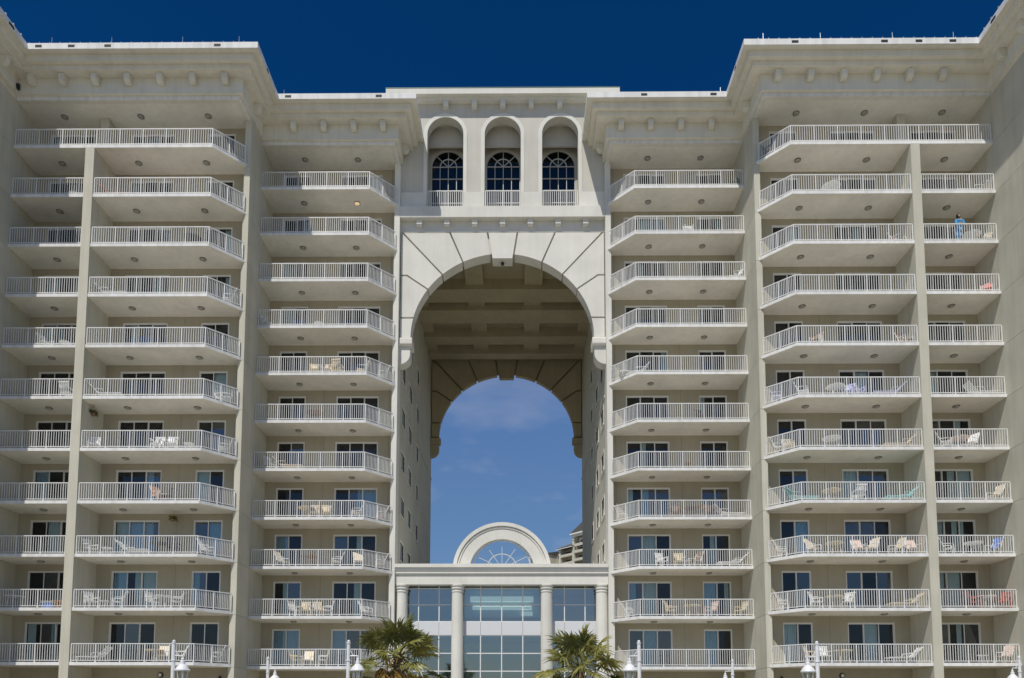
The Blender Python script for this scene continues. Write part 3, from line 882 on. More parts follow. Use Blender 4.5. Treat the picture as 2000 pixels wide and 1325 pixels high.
# fanlight arch
FZ, FR, FI = 10.36, 2.985, 1.99
FA = MB(); arch_ring(FA, 0, FZ, FZ, FI, FR - .02, 2.50, 2.95, 48); fa = pb(FA, 'fan_arch', 'pale')
q = MB(); arch_ring(q, 0, FZ, FZ, FR - .20, FR + .02, 2.38, 2.97, 48); q.build('archivolt', 'pale', fa)
q = MB(); arch_ring(q, 0, FZ, FZ, FR - .34, FR - .25, 2.45, 2.90, 48); q.build('archivolt', 'pale', fa)
q = MB(); t = .017
arch_ring(q, 0, FZ + .2, FZ + .2, 1.72, 1.80, 2.74, 2.80, 40)
for k, deg in enumerate((26, 56, 90, 124, 154)):
    th = math.radians(deg)
    a = Vector((0, FZ + .2)); e = a + Vector((math.cos(th), math.sin(th))) * 1.74; a = a.lerp(e, .12)
    d = (e - a).normalized(); n = Vector((-d.y, d.x)) * t
    q.prism_y([tuple(a - n), tuple(e - n), tuple(e + n), tuple(a + n)], 2.75 + .001 * k, 2.79)
arch_ring(q, 0, FZ + .2, FZ + .2, .88, .93, 2.745, 2.785, 28)
q.box(-1.95, 1.95, 2.74, 2.82, 10.48, 10.62)
q.build('fan_mullions', 'mullion', fa)
pts = [(1.9 * math.cos(math.pi * k / 24), FZ + .15 + 1.75 * math.sin(math.pi * k / 24)) for k in range(25)]
MB().add([(x, 2.77, z) for x, z in pts], [tuple(range(25))]).build('pane', 'glass_clear', fa)

#@@PART2@@
# ------------------------------------------------------------------ balcony furniture
def px_x(u, v, Y):
    """world X at depth Y for photo column u, row v (placing helper only)"""
    a, b_ = (u - 1000 - CXP), (v - 662.5 - CYP)
    cr, sr = math.cos(ROLL), math.sin(ROLL)
    a, b_ = cr * a + sr * b_, -sr * a + cr * b_
    x, up = a / FPX, -b_ / FPX
    y = math.cos(PITCH) - up * math.sin(PITCH)
    rx = math.cos(YAW) * x + math.sin(YAW) * y; ry = -math.sin(YAW) * x + math.cos(YAW) * y
    return CAM.x + rx / ry * (Y - CAM.y)

FM = {}
def furn_parts(kind, col):
    """list of (name, mesh, loc) for one piece, origin at floor centre, front towards -Y"""
    key = (kind, col)
    if key in FM: return FM[key]
    mt = 'f_' + col; out = []
    if kind == 'armchair':
        out.append(('seat', MB().box(-.27, .27, -.26, .24, .38, .42).mesh('seat', mt, bevel=.01), (0, 0, 0)))
        mb = MB()
        for i in range(5):
            x = -.22 + .11 * i
            mb.add([(x - .04, .22, .44), (x + .04, .22, .44), (x + .04, .34, .92), (x - .04, .34, .92), (x - .04, .25, .44), (x + .04, .25, .44), (x + .04, .37, .92), (x - .04, .37, .92)],
                   [(0, 1, 2, 3), (7, 6, 5, 4), (0, 3, 7, 4), (1, 5, 6, 2), (3, 2, 6, 7), (0, 4, 5, 1)])
        mb.box(-.28, .28, .32, .38, .88, .95).box(-.28, .28, .215, .265, .42, .47)
        out.append(('backrest', mb.mesh('backrest', mt), (0, 0, 0)))
        lg = MB().box(-.022, .022, -.022, .022, 0, .40).mesh('leg', mt)
        for x in (-.25, .25):
            for y in (-.23, .22): out.append(('leg', lg, (x, y, 0)))
            out.append(('armrest', MB().box(x - .035, x + .035, -.27, .30, .62, .655).box(x - .02, x + .02, -.25, -.21, .41, .62).mesh('armrest', mt), (0, 0, 0)))
    elif kind == 'sling_chair':
        for x in (-.27, .27):
            mb = MB().tube((x, -.30, .0), (x, -.26, .60), .016, n=6).tube((x, -.26, .60), (x, .28, .63), .018, n=6).tube((x, .28, .63), (x, .12, 0), .016, n=6).tube((x, -.22, .40), (x, .14, .36), .016, n=6).tube((x, .14, .36), (x, .46, 1.02), .016, n=6)
            out.append(('frame', mb.mesh('frame', 'f_white' if col != 'dark' else mt), (0, 0, 0)))
        out.append(('sling', MB().add([(-.26, -.24, .41), (.26, -.24, .41), (.26, -.05, .37), (-.26, -.05, .37), (.26, .14, .365), (-.26, .14, .365), (.26, .46, 1.02), (-.26, .46, 1.02)],
                    [(0, 1, 2, 3), (3, 2, 4, 5), (5, 4, 6, 7)]).mesh('sling', mt, recalc=False), (0, 0, 0)))
    elif kind == 'lounger':
        mb = MB()
        for y in (-.29, .29):
            mb.tube((-.95, y, .30), (.35, y, .32), .018, n=6).tube((.35, y, .32), (.85, y, .86), .018, n=6)
        out.append(('frame', mb.mesh('frame', mt), (0, 0, 0)))
        mb = MB()
        for i in range(14):
            x = -.92 + .095 * i
            mb.box(x, x + .075, -.29, .29, .315, .33)
        for i in range(8):
            t0 = i / 8; x = .36 + .5 * t0; z = .33 + .54 * t0
            mb.add([(x, -.29, z), (x + .045, -.29, z + .049), (x + .045, .29, z + .049), (x, .29, z)], [(0, 1, 2, 3)])
        out.append(('straps', mb.mesh('straps', mt), (0, 0, 0)))
        lg = MB().tube((0, -.29, 0), (0, -.29, .31), .016, n=6).tube((0, .29, 0), (0, .29, .31), .016, n=6).mesh('leg', mt)
        for x in (-.75, .45): out.append(('leg', lg, (x, 0, 0)))
        ar = MB().tube((.0, 0, .30), (.05, 0, .52), .015, n=6).tube((.05, 0, .52), (.55, 0, .55), .018, n=6).mesh('armrest', mt)
        for y in (-.31, .31): out.append(('armrest', ar, (0, y, 0)))
    elif kind in ('table', 'side_table'):
        r, h = (.50, .70) if kind == 'table' else (.28, .45)
        out.append(('tabletop', MB().lathe((0, 0, h), [(r - .02, -.035), (r, -.02), (r, 0), (r - .02, .008)], 20).mesh('tabletop', mt), (0, 0, 0)))
        for i in range(4):
            t = math.pi / 4 + i * math.pi / 2
            out.append(('leg', MB().tube((r * .75 * math.cos(t), r * .75 * math.sin(t), 0), (r * .55 * math.cos(t), r * .55 * math.sin(t), h - .03), .02, n=6).mesh('leg', mt), (0, 0, 0)))
    elif kind == 'cooler':
        out.append(('body', MB().box(-.30, .30, -.18, .18, 0, .32).mesh('body', 'f_blue', bevel=.02), (0, 0, 0)))
        out.append(('lid', MB().box(-.31, .31, -.19, .19, .322, .42).mesh('lid', 'f_white', bevel=.02), (0, 0, 0)))
        out.append(('handle', MB().tube((-.33, 0, .2), (-.33, 0, .42), .012, n=6).tube((.33, 0, .2), (.33, 0, .42), .012, n=6).mesh('handle', 'f_white'), (0, 0, 0)))
    FM[key] = out
    return out
WORD = {'armchair': 'plastic armchair', 'sling_chair': 'sling patio chair', 'lounger': 'strap lounger', 'table': 'round patio table', 'side_table': 'low side table', 'cooler': 'cooler box'}
CATW = {'armchair': 'chair', 'sling_chair': 'chair', 'lounger': 'lounger', 'table': 'table', 'side_table': 'table', 'cooler': 'cooler'}
BAYW = {'LF': 'narrow far-left', 'LO': 'wide outer-left', 'LI': 'inner-left', 'RI': 'inner-right', 'RO': 'wide outer-right', 'RF': 'narrow far-right'}
FLOORW = ['lowest', 'second-lowest', 'third-lowest', 'fourth-lowest', 'fifth-lowest', 'middle', 'fifth-highest', 'fourth-highest', 'third-highest', 'second-highest', 'top']
# bay, floor, kind, colour, photo column, turn (degrees; 0 faces the sea)
IT = [
 ('LO', 4, 'armchair', 'white', 181, 20), ('LO', 4, 'armchair', 'white', 309, 0), ('LO', 4, 'armchair', 'white', 337, 10), ('LO', 4, 'side_table', 'white', 371, 0), ('LO', 4, 'armchair', 'white', 438, -60),
 ('LO', 3, 'sling_chair', 'orange', 312, 60), ('LO', 3, 'sling_chair', 'dark', 330, -20),
 ('LO', 2, 'armchair', 'white', 179, 70), ('LO', 2, 'side_table', 'white', 211, 0), ('LO', 2, 'lounger', 'white', 261, 180), ('LO', 2, 'table', 'dark', 314, 0), ('LO', 2, 'armchair', 'dark', 342, 180), ('LO', 2, 'sling_chair', 'white', 400, 80),
 ('LO', 1, 'armchair', 'white', 181, 60), ('LO', 1, 'side_table', 'white', 204, 0), ('LO', 1, 'sling_chair', 'white', 233, -70), ('LO', 1, 'armchair', 'white', 301, 70), ('LO', 1, 'table', 'white', 319, 0), ('LO', 1, 'armchair', 'white', 346, -70),
 ('LO', 0, 'lounger', 'white', 160, 0), ('LO', 0, 'sling_chair', 'beige', 316, 0), ('LO', 0, 'table', 'beige', 302, 0), ('LO', 0, 'sling_chair', 'white', 352, -60), ('LO', 0, 'sling_chair', 'white', 431, -75),
 ('LF', 1, 'cooler', 'blue', 97, 0), ('LF', 1, 'side_table', 'orange', 114, 0), ('LF', 1, 'table', 'white', 30, 0),
 ('LF', 6, 'sling_chair', 'white', 92, 70), ('LF', 6, 'side_table', 'white', 130, 0), ('LF', 5, 'armchair', 'white', 134, 180), ('LF', 9, 'side_table', 'white', 150, 0),
 ('LO', 7, 'lounger', 'white', 196, 180), ('LO', 7, 'sling_chair', 'white', 452, -80), ('LO', 8, 'table', 'dark', 379, 0), ('LO', 9, 'lounger', 'red', 212, 180),
 ('LO', 5, 'lounger', 'white', 196, 180), ('LO', 5, 'sling_chair', 'white', 425, 70), ('LO', 5, 'armchair', 'white', 446, -70),
 ('LI', 7, 'armchair', 'white', 520, 60), ('LI', 7, 'side_table', 'white', 624, 0),
 ('LI', 6, 'armchair', 'beige', 615, 10), ('LI', 6, 'armchair', 'beige', 640, -10), ('LI', 6, 'armchair', 'beige', 662, 170), ('LI', 6, 'sling_chair', 'beige', 708, -80), ('LI', 6, 'sling_chair', 'white', 744, -80),
 ('LI', 5, 'table', 'brown', 615, 0), ('LI', 4, 'armchair', 'white', 530, 60), ('LI', 4, 'lounger', 'beige', 563, 180),
 ('LI', 3, 'table', 'beige', 600, 0), ('LI', 3, 'armchair', 'beige', 614, 0), ('LI', 3, 'armchair', 'beige', 638, 10), ('LI', 3, 'sling_chair', 'beige', 697, -75), ('LI', 3, 'sling_chair', 'pink', 744, -75),
 ('LI', 2, 'sling_chair', 'beige', 553, 70), ('LI', 2, 'table', 'brown', 605, 0), ('LI', 2, 'sling_chair', 'beige', 659, -75), ('LI', 2, 'sling_chair', 'beige', 701, 20), ('LI', 2, 'sling_chair', 'beige', 745, -75),
 ('LI', 1, 'armchair', 'white', 578, 70), ('LI', 1, 'armchair', 'beige', 596, 0), ('LI', 1, 'armchair', 'beige', 618, 5), ('LI', 1, 'armchair', 'white', 640, -70), ('LI', 1, 'sling_chair', 'white', 714, 75),
 ('LI', 0, 'sling_chair', 'beige', 601, 0), ('LI', 0, 'armchair', 'beige', 580, 80), ('LI', 0, 'armchair', 'white', 631, -80),
 ('RI', 3, 'sling_chair', 'beige', 1213, 75), ('RI', 3, 'armchair', 'brown', 1318, 0), ('RI', 3, 'table', 'brown', 1350, 0), ('RI', 3, 'armchair', 'brown', 1384, 10), ('RI', 3, 'lounger', 'white', 1420, 180),
 ('RI', 2, 'armchair', 'white', 1292, 20), ('RI', 2, 'armchair', 'beige', 1327, 0), ('RI', 2, 'side_table', 'white', 1341, 0), ('RI', 2, 'sling_chair', 'brown', 1357, -60), ('RI', 2, 'lounger', 'white', 1432, 0),
 ('RI', 1, 'sling_chair', 'white', 1230, 75), ('RI', 1, 'armchair', 'beige', 1311, 60), ('RI', 1, 'table', 'beige', 1352, 0), ('RI', 1, 'armchair', 'pink', 1388, -60), ('RI', 1, 'armchair', 'beige', 1446, -70),
 ('RI', 9, 'armchair', 'white', 1343, 0), ('RI', 8, 'sling_chair', 'white', 1440, -75), ('RI', 10, 'armchair', 'dark', 1440, -30),
 ('RI', 6, 'lounger', 'white', 1240, 0), ('RI', 4, 'side_table', 'brown', 1340, 0), ('RI', 5, 'sling_chair', 'dark', 1370, 20),
 ('RO', 5, 'armchair', 'lilac', 1514, 70), ('RO', 5, 'sling_chair', 'white', 1566, 60), ('RO', 5, 'table', 'white', 1630, 0), ('RO', 5, 'armchair', 'lilac', 1656, -40), ('RO', 5, 'armchair', 'lilac', 1674, 20), ('RO', 5, 'lounger', 'lilac', 1733, 0),
 ('RO', 4, 'sling_chair', 'beige', 1511, 75), ('RO', 4, 'armchair', 'beige', 1544, 0), ('RO', 4, 'table', 'white', 1623, 0), ('RO', 4, 'lounger', 'beige', 1768, 0),
 ('RO', 3, 'lounger', 'teal', 1562, 180), ('RO', 3, 'table', 'beige', 1623, 0), ('RO', 3, 'armchair', 'white', 1676, 180), ('RO', 3, 'lounger', 'teal', 1775, 0),
 ('RO', 2, 'sling_chair', 'beige', 1517, 75), ('RO', 2, 'sling_chair', 'beige', 1588, 30), ('RO', 2, 'table', 'beige', 1629, 0), ('RO', 2, 'sling_chair', 'pink', 1676, 0), ('RO', 2, 'sling_chair', 'beige', 1699, -60), ('RO', 2, 'sling_chair', 'beige', 1749, -75), ('RO', 2, 'sling_chair', 'pink', 1782, 0),
 ('RO', 1, 'sling_chair', 'beige', 1521, 75), ('RO', 1, 'armchair', 'white', 1594, 50), ('RO', 1, 'table', 'beige', 1630, 0), ('RO', 1, 'armchair', 'white', 1654, -50), ('RO', 1, 'lounger', 'beige', 1775, 0),
 ('RO', 0, 'armchair', 'beige', 1584, 50), ('RO', 0, 'armchair', 'white', 1610, 0), ('RO', 0, 'table', 'beige', 1645, 0), ('RO', 0, 'lounger', 'white', 1765, 0),
 ('RO', 6, 'sling_chair', 'brown', 1592, -40), ('RO', 6, 'sling_chair', 'brown', 1772, 20), ('RO', 9, 'table', 'white', 1620, 0), ('RO', 8, 'sling_chair', 'brown', 1752, 30), ('RO', 10, 'armchair', 'dark', 1495, 40),
 ('RF', 9, 'lounger', 'white', 1905, 0), ('RF', 8, 'table', 'white', 1893, 0), ('RF', 8, 'sling_chair', 'beige', 1930, -70), ('RF', 7, 'sling_chair', 'red', 1932, -30), ('RF', 5, 'lounger', 'white', 1920, 180),
 ('RF', 4, 'sling_chair', 'white', 1845, 60), ('RF', 4, 'table', 'pink', 1872, 0), ('RF', 4, 'sling_chair', 'white', 1893, -60), ('RF', 3, 'sling_chair', 'beige', 1941, -75),
 ('RF', 2, 'sling_chair', 'white', 1848, 70), ('RF', 2, 'table', 'white', 1899, 0), ('RF', 2, 'sling_chair', 'blue', 1938, -70),
 ('RF', 1, 'armchair', 'red', 1903, 70), ('RF', 1, 'table', 'white', 1925, 0), ('RF', 1, 'armchair', 'red', 1960, -60),
 ('RF', 0, 'side_table', 'white', 1918, 0), ('RF', 0, 'sling_chair', 'pink', 1960, -70),
]
cnt = {}
for it in IT: cnt.setdefault(it[:4], []).append(it[4])
ORD = ['first', 'second', 'third', 'fourth', 'fifth']
for (bay, k, kind, col, u, ang) in IT:
    yf = Y0 if bay[1] == 'I' else YO
    s = -1 if bay[0] == 'L' else 1
    X = px_x(u, 1391.6 - (zb(k) + .6 - CAM.z) * FPX / (yf + .7 - CAM.y), yf + .7)
    xi = {'I': XIc, 'O': XOc, 'F': XFa}[bay[1]]
    xo = {'I': XIe, 'O': XOe, 'F': XF}[bay[1]]
    Y = yf + (.62 if kind != 'lounger' else .60)
    half = {'lounger': .98, 'table': .52}.get(kind, .40)
    X = s * min(max(abs(X), {'F': XFa + half * .9, 'O': XU + .72, 'I': XT + .72}[bay[1]]), xo - half)
    if bay[1] != 'F' and abs(X) < xi + .25: Y += min(.75, (xi + .25 - abs(X)) * 1.0)      # follow the splayed corner
    names = {'table': 'patio_table', 'side_table': 'side_table', 'cooler': 'cooler_box', 'lounger': 'lounger', 'armchair': 'armchair', 'sling_chair': 'patio_chair'}
    o = empty(names[kind], (X, Y, zb(k) + ST + .001), math.radians(ang))
    for nm, me, loc in furn_parts(kind, col):
        put(me, nm, o, loc)
    xs = sorted(cnt[(bay, k, kind, col)])
    cw = 'blue and white' if kind == 'cooler' else col
    lab = f"{cw} {WORD[kind]}"
    if len(xs) == 2: lab += ', ' + ('left' if xs.index(u) == 0 else 'right') + ' one of two'
    elif len(xs) > 2: lab += f", {ORD[xs.index(u)]} from left"
    lab += f" on the {FLOORW[k]} {BAYW[bay]} balcony"
    tag(o, lab, CATW[kind], 'balcony furniture')

# hanging plants on two balconies
def hanging_plant(x, y, z, label, seed):
    r = random.Random(seed)
    o = empty('hanging_plant', (x, y, z - .75))
    tag(o, label, 'plant')
    MB().lathe((0, 0, .18), [(.08, 0), (.13, .12), (.14, .16)], 12).build('pot', 'f_brown', o)
    MB().tube((0, 0, .34), (0, 0, .75), .006, n=5).build('hanger', 'black', o)
    mb = MB()
    for i in range(150):
        t = r.uniform(0, 6.28); e = r.uniform(-.6, 1.2); L_ = r.uniform(.12, .30)
        a = Vector((.08 * math.cos(t), .08 * math.sin(t), .34)); d = Vector((math.cos(t) * math.cos(e), math.sin(t) * math.cos(e), math.sin(e)))
        p = a + d * L_; w = d.orthogonal().normalized() * .018; q = a.lerp(p, .5)
        mb.add([a, q - w, p + Vector((0, 0, -.05)), q + w], [(0, 1, 2, 3)])
    f = mb.build('foliage', 'leaf', o, recalc=False); f['kind'] = 'stuff'
hanging_plant(px_x(181, 828, YO + .9), YO + .9, zb(5), 'dark hanging plant above the fifth-lowest wide outer-left balcony', 3)
hanging_plant(px_x(337, 1037, YO + 1.6), YO + 1.6, zb(3), 'dark hanging plant above the third-lowest wide outer-left balcony', 4)

# black camera box on the left frieze
sc = empty('security_camera', (-27.0, YO - .22, 36.6)); tag(sc, 'small black camera box on the cornice frieze at upper left', 'camera')
MB().box(-.09, .09, -.16, -.02, -.16, .16).build('housing', 'black', sc, bevel=.01)
MB().tube((0, -.16, .02), (0, -.20, .0), .05, n=10).build('lens', 'dark', sc)

# ------------------------------------------------------------------ person at the far-right railing
def skin_obj(name, verts, edges, radii, mat, parent=None, sub=2):
    me = bpy.data.meshes.new(name); me.from_pydata(verts, edges, [])
    me.materials.append(M[mat])
    o = put(me, name, parent)
    sk = o.modifiers.new('skin', 'SKIN'); sk.use_smooth_shade = True
    for i, v in enumerate(me.skin_vertices[0].data):
        r = radii[i]; v.radius = (r, r) if not isinstance(r, tuple) else r
        v.use_root = (i == 0)
    ss = o.modifiers.new('sub', 'SUBSURF'); ss.levels = sub; ss.render_levels = sub
    return o
PX = px_x(1873, 445, YO + .42)
pe = empty('person', (PX, YO + .42, zb(8) + ST + .001))
tag(pe, 'dark-haired person in blue leaning on the third-highest narrow far-right balcony railing', 'person')
V = [(0, .05, .95), (0, .04, 1.12), (.02, .0, 1.30), (.02, -.03, 1.42), (-.01, -.06, 1.52), (-.04, -.09, 1.60), (-.05, -.10, 1.70),
     (.20, -.03, 1.40), (.24, -.10, 1.16), (.06, -.30, 1.06), (-.02, -.36, 1.05),
     (-.16, -.05, 1.39), (-.24, -.14, 1.15), (-.12, -.34, 1.06), (-.06, -.40, 1.05),
     (.10, .05, .90), (.11, .02, .50), (.11, .07, .09), (.12, -.10, .035),
     (-.10, .05, .90), (-.10, .00, .50), (-.10, .05, .09), (-.11, -.12, .035)]
Ed = [(0, 1), (1, 2), (2, 3), (3, 4), (4, 5), (5, 6), (3, 7), (7, 8), (8, 9), (9, 10), (3, 11), (11, 12), (12, 13), (13, 14), (0, 15), (15, 16), (16, 17), (17, 18), (0, 19), (19, 20), (20, 21), (21, 22)]
Rd = [(.15, .11), (.14, .10), (.16, .11), (.12, .08), .055, (.085, .10), (.08, .095), .06, .045, .035, .03, .06, .045, .035, .03, .085, .06, .045, .035, .085, .06, .045, .035]
skin_obj('body', V, Ed, Rd, 'skin', pe)
grow = lambda ids, e: [tuple(a + e for a in Rd[i]) if isinstance(Rd[i], tuple) else Rd[i] + e for i in ids]
ids = [0, 1, 2, 3, 7, 8, 9, 11, 12, 13]
mp_ = {v: i for i, v in enumerate(ids)}
skin_obj('jacket', [V[i] for i in ids], [(mp_[a], mp_[b_]) for a, b_ in Ed if a in mp_ and b_ in mp_], grow(ids, .025), 'bluetop', pe)
ids = [0, 15, 16, 17, 19, 20, 21]; mp_ = {v: i for i, v in enumerate(ids)}
skin_obj('trousers', [V[i] for i in ids], [(mp_[a], mp_[b_]) for a, b_ in Ed if a in mp_ and b_ in mp_], grow(ids, .025), 'bluejean', pe)
MB().lathe((-.045, -.075, 1.60), [(.05, -.10), (.105, -.03), (.118, .06), (.10, .13), (.05, .175)], 12).build('hair', 'hair', pe, smooth=True)
MB().lathe((-.05, -.155, 1.585), [(.02, -.06), (.055, -.02), (.06, .04), (.03, .075)], 10).build('face', 'skin', pe, smooth=True)

# ------------------------------------------------------------------ street lamps
def street_lamp(x, y, z_top, side, label):
    o = empty('street_lamp', (x, y, 0)); tag(o, label, 'lamp', 'white lamp posts along the promenade')
    h = z_top
    post = MB().lathe((0, 0, 0), [(.13, 0), (.13, .35), (.10, .42), (.085, .5), (.072, h - .80), (.095, h - .795), (.095, h - .755), (.072, h - .75), (.066, h - .14), (.085, h - .13), (.085, h - .09), (.05, h - .085), (.062, h - .04), (.03, h)], 14)
    post.build('post', 'lamp', o)
    dx = side * .36; za = h - .60
    arm = MB().tube((0, 0, za), (dx, 0, za), .022, n=8).tube((side * .05, 0, za + .22), (dx * .55, 0, za), .014, n=6).tube((dx, 0, za), (dx, 0, za - .10), .02, n=8)
    arm.build('arm', 'lamp', o)
    c = (dx, 0, za - .08)
    lan = MB().lathe(c, [(.275, -.50), (.285, -.46), (.255, -.44), (.20, -.34), (.13, -.27), (.09, -.23), (.085, -.13), (.05, -.10), (.06, -.05), (.02, 0)], 18).build('lantern_cap', 'lamp', o)
    g_ = MB().lathe(c, [(.12, -.98), (.17, -.90), (.21, -.52), (.21, -.50)], 14).build('lantern_glass', 'lampglass', o, smooth=True)
    rb_ = MB()
    for i in range(6):
        t = math.pi / 3 * i
        rb_.tube((c[0] + .225 * math.cos(t), c[1] + .225 * math.sin(t), c[2] - .48), (c[0] + .14 * math.cos(t), c[1] + .14 * math.sin(t), c[2] - .98), .012, n=5)
    rb_.lathe(c, [(.05, -1.06), (.15, -1.0), (.15, -.97)], 12)
    rb_.build('lantern_cage', 'lamp', o)
    MB().lathe(c, [(.03, -.80), (.055, -.72), (.05, -.58), (.03, -.5)], 10).build('bulb', 'frame', o)
street_lamp(-12.08, -14.3, 4.48, 1, 'white lamp post in front of the wide outer-left balconies')
street_lamp(-5.43, -14.3, 4.48, 1, 'white lamp post just left of the left palm tree')
street_lamp(5.56, -14.3, 4.48, -1, 'white lamp post just right of the right palm tree')
street_lamp(12.26, -14.3, 4.45, -1, 'white lamp post in front of the wide outer-right balconies')
street_lamp(-11.35, -5.8, 4.48, 1, 'smaller white lamp post before the inner-left balconies')
street_lamp(11.52, -5.8, 4.38, -1, 'smaller white lamp post before the inner-right balconies')
street_lamp(25.54, -5.8, 4.55, -1, 'white lamp post at the far right edge below the narrow balconies')

# ------------------------------------------------------------------ palms
def frond_mesh(r, dead, size, droop):
    mb = MB()
    # blade: stiff segments radiating from the hub at the origin, petiole comes from -X
    n = 30
    for i in range(n):
        ph = math.radians(-158 + 316 * i / (n - 1)) + r.uniform(-.05, .05)
        if r.random() < .05: continue
        L_ = size * (0.70 + 0.30 * math.cos(ph * .55)) * r.uniform(.80, 1.10)
        wd = size * .050
        d = Vector((math.cos(ph), math.sin(ph), 0)); t = Vector((-d.y, d.x, 0))
        up = .06 * size * (1 if i % 2 else -1)
        dr = droop * r.uniform(.4, 1.6)
        def pt(q, side, fold):
            p = d * (L_ * q) + t * (side * wd * (1.0 if q < .42 else max(0, 1 - q) * 1.72) * min(1, q * 3.2 + .15))
            p.z = fold * up * min(1, q * 3) * (1 - q) - dr * size * q * q * .8 + .16 * size * math.cos(ph) * q + .10 * size * abs(math.sin(ph)) * q
            return p
        prev = (pt(.02, -1, 0), pt(.02, 1, 0))
        for q in (.26, .44, .72):
            cur = (pt(q, -1, -1), pt(q, 1, 1))
            mb.add([prev[0], cur[0], cur[1], prev[1]], [(0, 1, 2, 3)]); prev = cur
        tip = pt(1.0, 0, 0); tip.z -= dr * size * .22
        mb.add([prev[0], tip, prev[1]], [(0, 1, 2)])
    return mb
def palm(x, y, hub, label, seed, nfr, dry):
    r = random.Random(seed)
    o = empty('palm_tree', (x, y, 0)); tag(o, label, 'palm tree', 'palms before the entrance')
    tr = MB(); prof = []
    for i in range(26):
        z = (hub - .15) * i / 25
        prof.append((.17 - .03 * i / 25 + (.012 if i % 2 else -.006), z))
    tr.lathe((0, 0, 0), prof, 14)
    trunk = tr.build('trunk', 'trunk', o)
    bt = MB()
    for i in range(28):
        t = i * 2.4; z = hub - 1.0 + 1.0 * i / 28
        a = Vector((.12 * math.cos(t), .12 * math.sin(t), z)); b_ = Vector((.30 * math.cos(t), .30 * math.sin(t), z + .28))
        bt.tube(a, b_, .04, .018, 5)
    bt.build('boots', 'trunk', trunk)
    for i in range(nfr):
        az = i * 2.39996 + r.uniform(-.25, .25)
        f = i / (nfr - 1)
        el = math.radians(76 - 140 * f ** 1.15 + r.uniform(-10, 10))
        dead = f > .84 or (f > .55 and r.random() < dry)
        L_ = r.uniform(1.10, 1.60) * (1.0 if not dead else .85)
        size = r.uniform(.74, .95) * (1 if not dead else .85)
        # petiole arc
        d0 = Vector((math.cos(az) * math.cos(el), math.sin(az) * math.cos(el), math.sin(el)))
        p0 = Vector((0, 0, hub)) + Vector((math.cos(az), math.sin(az), 0)) * .06
        sag = .16 + .22 * max(0, math.cos(el))
        pts = [p0 + d0 * (L_ * q) - Vector((0, 0, sag * q * q * L_)) for q in (0, .35, .7, 1)]
        dirn = (pts[3] - pts[2]).normalized()
        pet = MB()
        for a, b_, ra, rb in zip(pts[:-1], pts[1:], (.028, .02, .015), (.02, .015, .012)): pet.tube(a, b_, ra, rb, 5)
        fr = frond_mesh(r, dead, size, .22 if not dead else .9)
        side = dirn.cross(Vector((0, 0, 1)))
        if side.length < .05: side = Vector((-math.sin(az), math.cos(az), 0))
        side.normalize(); nrm = side.cross(dirn).normalized()
        roll = r.uniform(-.9, .9)
        side2 = side * math.cos(roll) + nrm * math.sin(roll); nrm2 = nrm * math.cos(roll) - side * math.sin(roll)
        vs = [pts[3] + dirn * v[0] + side2 * v[1] + nrm2 * v[2] for v in fr.v]
        for j, v in enumerate(vs):                      # gravity pull on the tips
            w = math.hypot(fr.v[j][0], fr.v[j][1]) / size
            vs[j] = v - Vector((0, 0, (.12 if not dead else .75) * size * w * w))
        pet.add(vs, fr.f)
        q = pet.build('frond', 'leafdead' if dead else 'leaf', o, recalc=False)
        if dead: q['label'] = 'dry yellow-brown frond'
palm(-3.91, -12.0, 4.05, 'palm tree with dry yellow fronds, left of the entrance columns', 11, 36, .30)
palm(3.53, -12.0, 3.60, 'full green palm tree, right of the entrance columns', 23, 40, .08)

# ------------------------------------------------------------------ neighbouring tower seen through the arch
T = empty('apartment_tower', (17.0, 240.0, 0), math.radians(-50))
tag(T, 'distant pale apartment tower with balconies and gabled roofs seen through the archway', 'building')
ZT = 64.2; FH = 3.1
def tb(mb, name, mat, parent=T): return mb.build(name, mat, parent)
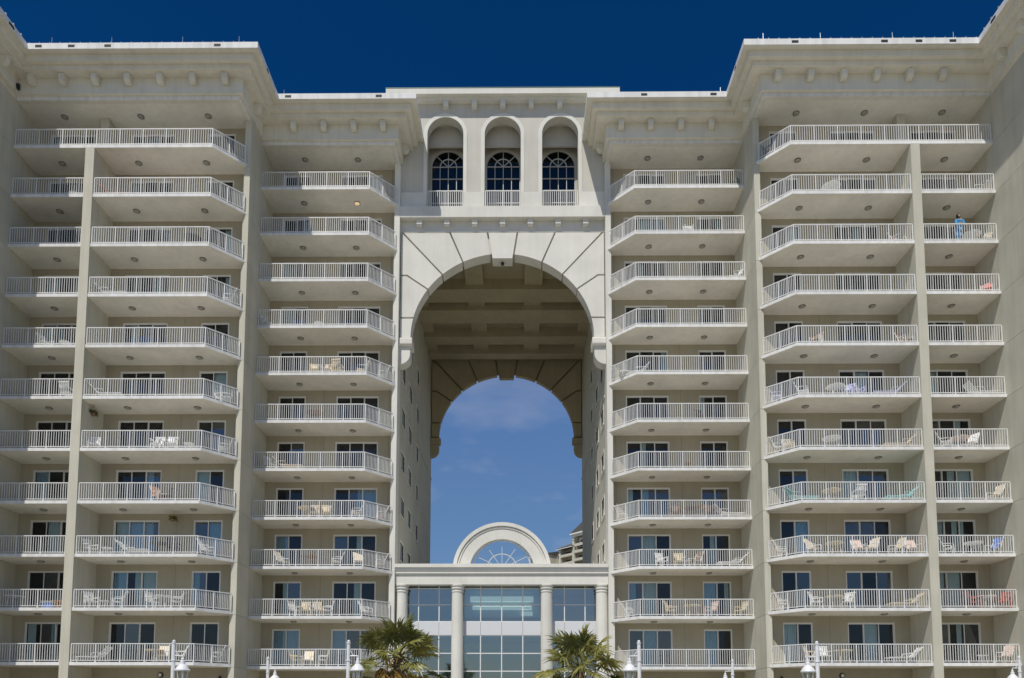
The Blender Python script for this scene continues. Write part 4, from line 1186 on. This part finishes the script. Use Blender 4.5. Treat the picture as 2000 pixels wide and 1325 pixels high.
# volumes in local metres: u along the facade, v into the block
tb(MB().box(-4.0, 0.0, 2.2, 16, 0, ZT - 1.6).box(0.0, 8.0, 2.0, 16, 0, ZT).box(8.0, 22, 1.8, 16, 0, ZT + 4.8), 'wall', 'tan')
tb(MB().box(-13.5, -4.002, -3.0, 14, 0, ZT - 1.2), 'wall', 'cream')
for u0, u1 in ((-.2, .75), (7.2, 8.2), (13.6, 14.5)):
    tb(MB().box(u0, u1, -.25, 2.1, 0, ZT + (0 if u0 < 5 else 3.4)), 'pillar', 'cream')
for f in range(1, 22):
    z = ZT - f * FH
    for (u0, u1, dz, n) in ((.75, 7.2, 0, 0), (8.2, 13.6, 0.6, 0), (14.5, 20, .6, 0)):
        if z + dz < 3: continue
        sl = tb(MB().box(u0, u1, -.1, 2.05, z + dz - .25, z + dz), 'balcony_slab', 'tan')
        MB().box(u0, u1, -.12, -.02, z + dz + .001, z + dz + .85).build('parapet', 'cream', sl)
        d_ = MB().box(u0 + .8, u0 + 3.4, 1.74 if u0 > 8 else 1.96, 1.79 if u0 > 8 else 1.99, z + dz, z + dz + 2.1).build('sliding_door', 'dark', T)
    for (u0, u1) in ((-3.4, -1.0),):
        fr_ = tb(MB().box(u0, u1, 2.12, 2.22, z + .3, z + 1.9), 'window', 'white')
        for q in range(3): MB().box(u0 + .08 + q * .78, u0 + .08 + q * .78 + .68, 2.10, 2.13, z + .4, z + 1.8).build('pane', 'dark', fr_)
    for u0 in (-12.6, -9.4, -6.2):
        fr_ = tb(MB().box(u0, u0 + 1.8, -3.06, -2.98, z + .2, z + 1.7), 'window', 'white')
        MB().box(u0 + .1, u0 + 1.7, -3.08, -3.05, z + .3, z + 1.6).build('pane', 'dark', fr_)
z = ZT + 3.0
for (u0, u1) in ((8.2, 13.6),):
    tb(MB().box(u0, u1, -.12, -.02, z - 3.1, z - 2.1), 'parapet', 'cream')
    mb = MB(); arch_wall(mb, u0 + .9, u1 - .9, z - 3, z + .3, 1.70, 1.79, [(10.9, 1.3, z - 3, z - 1.6, 1.2)], 12); tb(mb, 'arch_surround', 'white')
tb(MB().box(9.6, 12.2, 1.79, 1.795, z - 3, z - .5), 'dark_opening', 'dark')
rf = tb(MB().prism_x([(-1.0, ZT + .05), (-1.0, ZT + .3), (9, ZT + 4.5), (17, ZT + .3), (17, ZT + .05)], -1.0, 8.0), 'roof', 'slate')
MB().box(-1.02, 8.0, -1.05, -.75, ZT - .15, ZT + .06).build('fascia', 'white', rf)
rf = tb(MB().prism_y([(6.9, ZT + 4.8), (16.5, ZT + 9.6), (26, ZT + 4.8)], -1.2, 16.5), 'roof', 'slate')
tb(MB().prism_y([(8.1, ZT + 4.6), (16.5, ZT + 8.7), (25, ZT + 4.6)], -.3, 1.9), 'gable', 'pale')
MB().box(6.9, 26, -1.25, -.3, ZT + 4.3, ZT + 4.75).build('fascia', 'white', rf)
tb(MB().box(7.4, 8.3, -.4, 1.9, ZT + 2.4, ZT + 4.4).box(8.3, 22, -.4, 0, ZT + 3.5, ZT + 4.3), 'beam', 'pale')
rf = tb(MB().prism_x([(-4, ZT - 1.2), (5, ZT + 1.0), (14.5, ZT - 1.2)], -14.2, -3.6), 'roof', 'slate')
MB().box(-14.2, -3.6, -4.05, -3.0, ZT - 1.6, ZT - 1.21).build('fascia', 'white', rf)
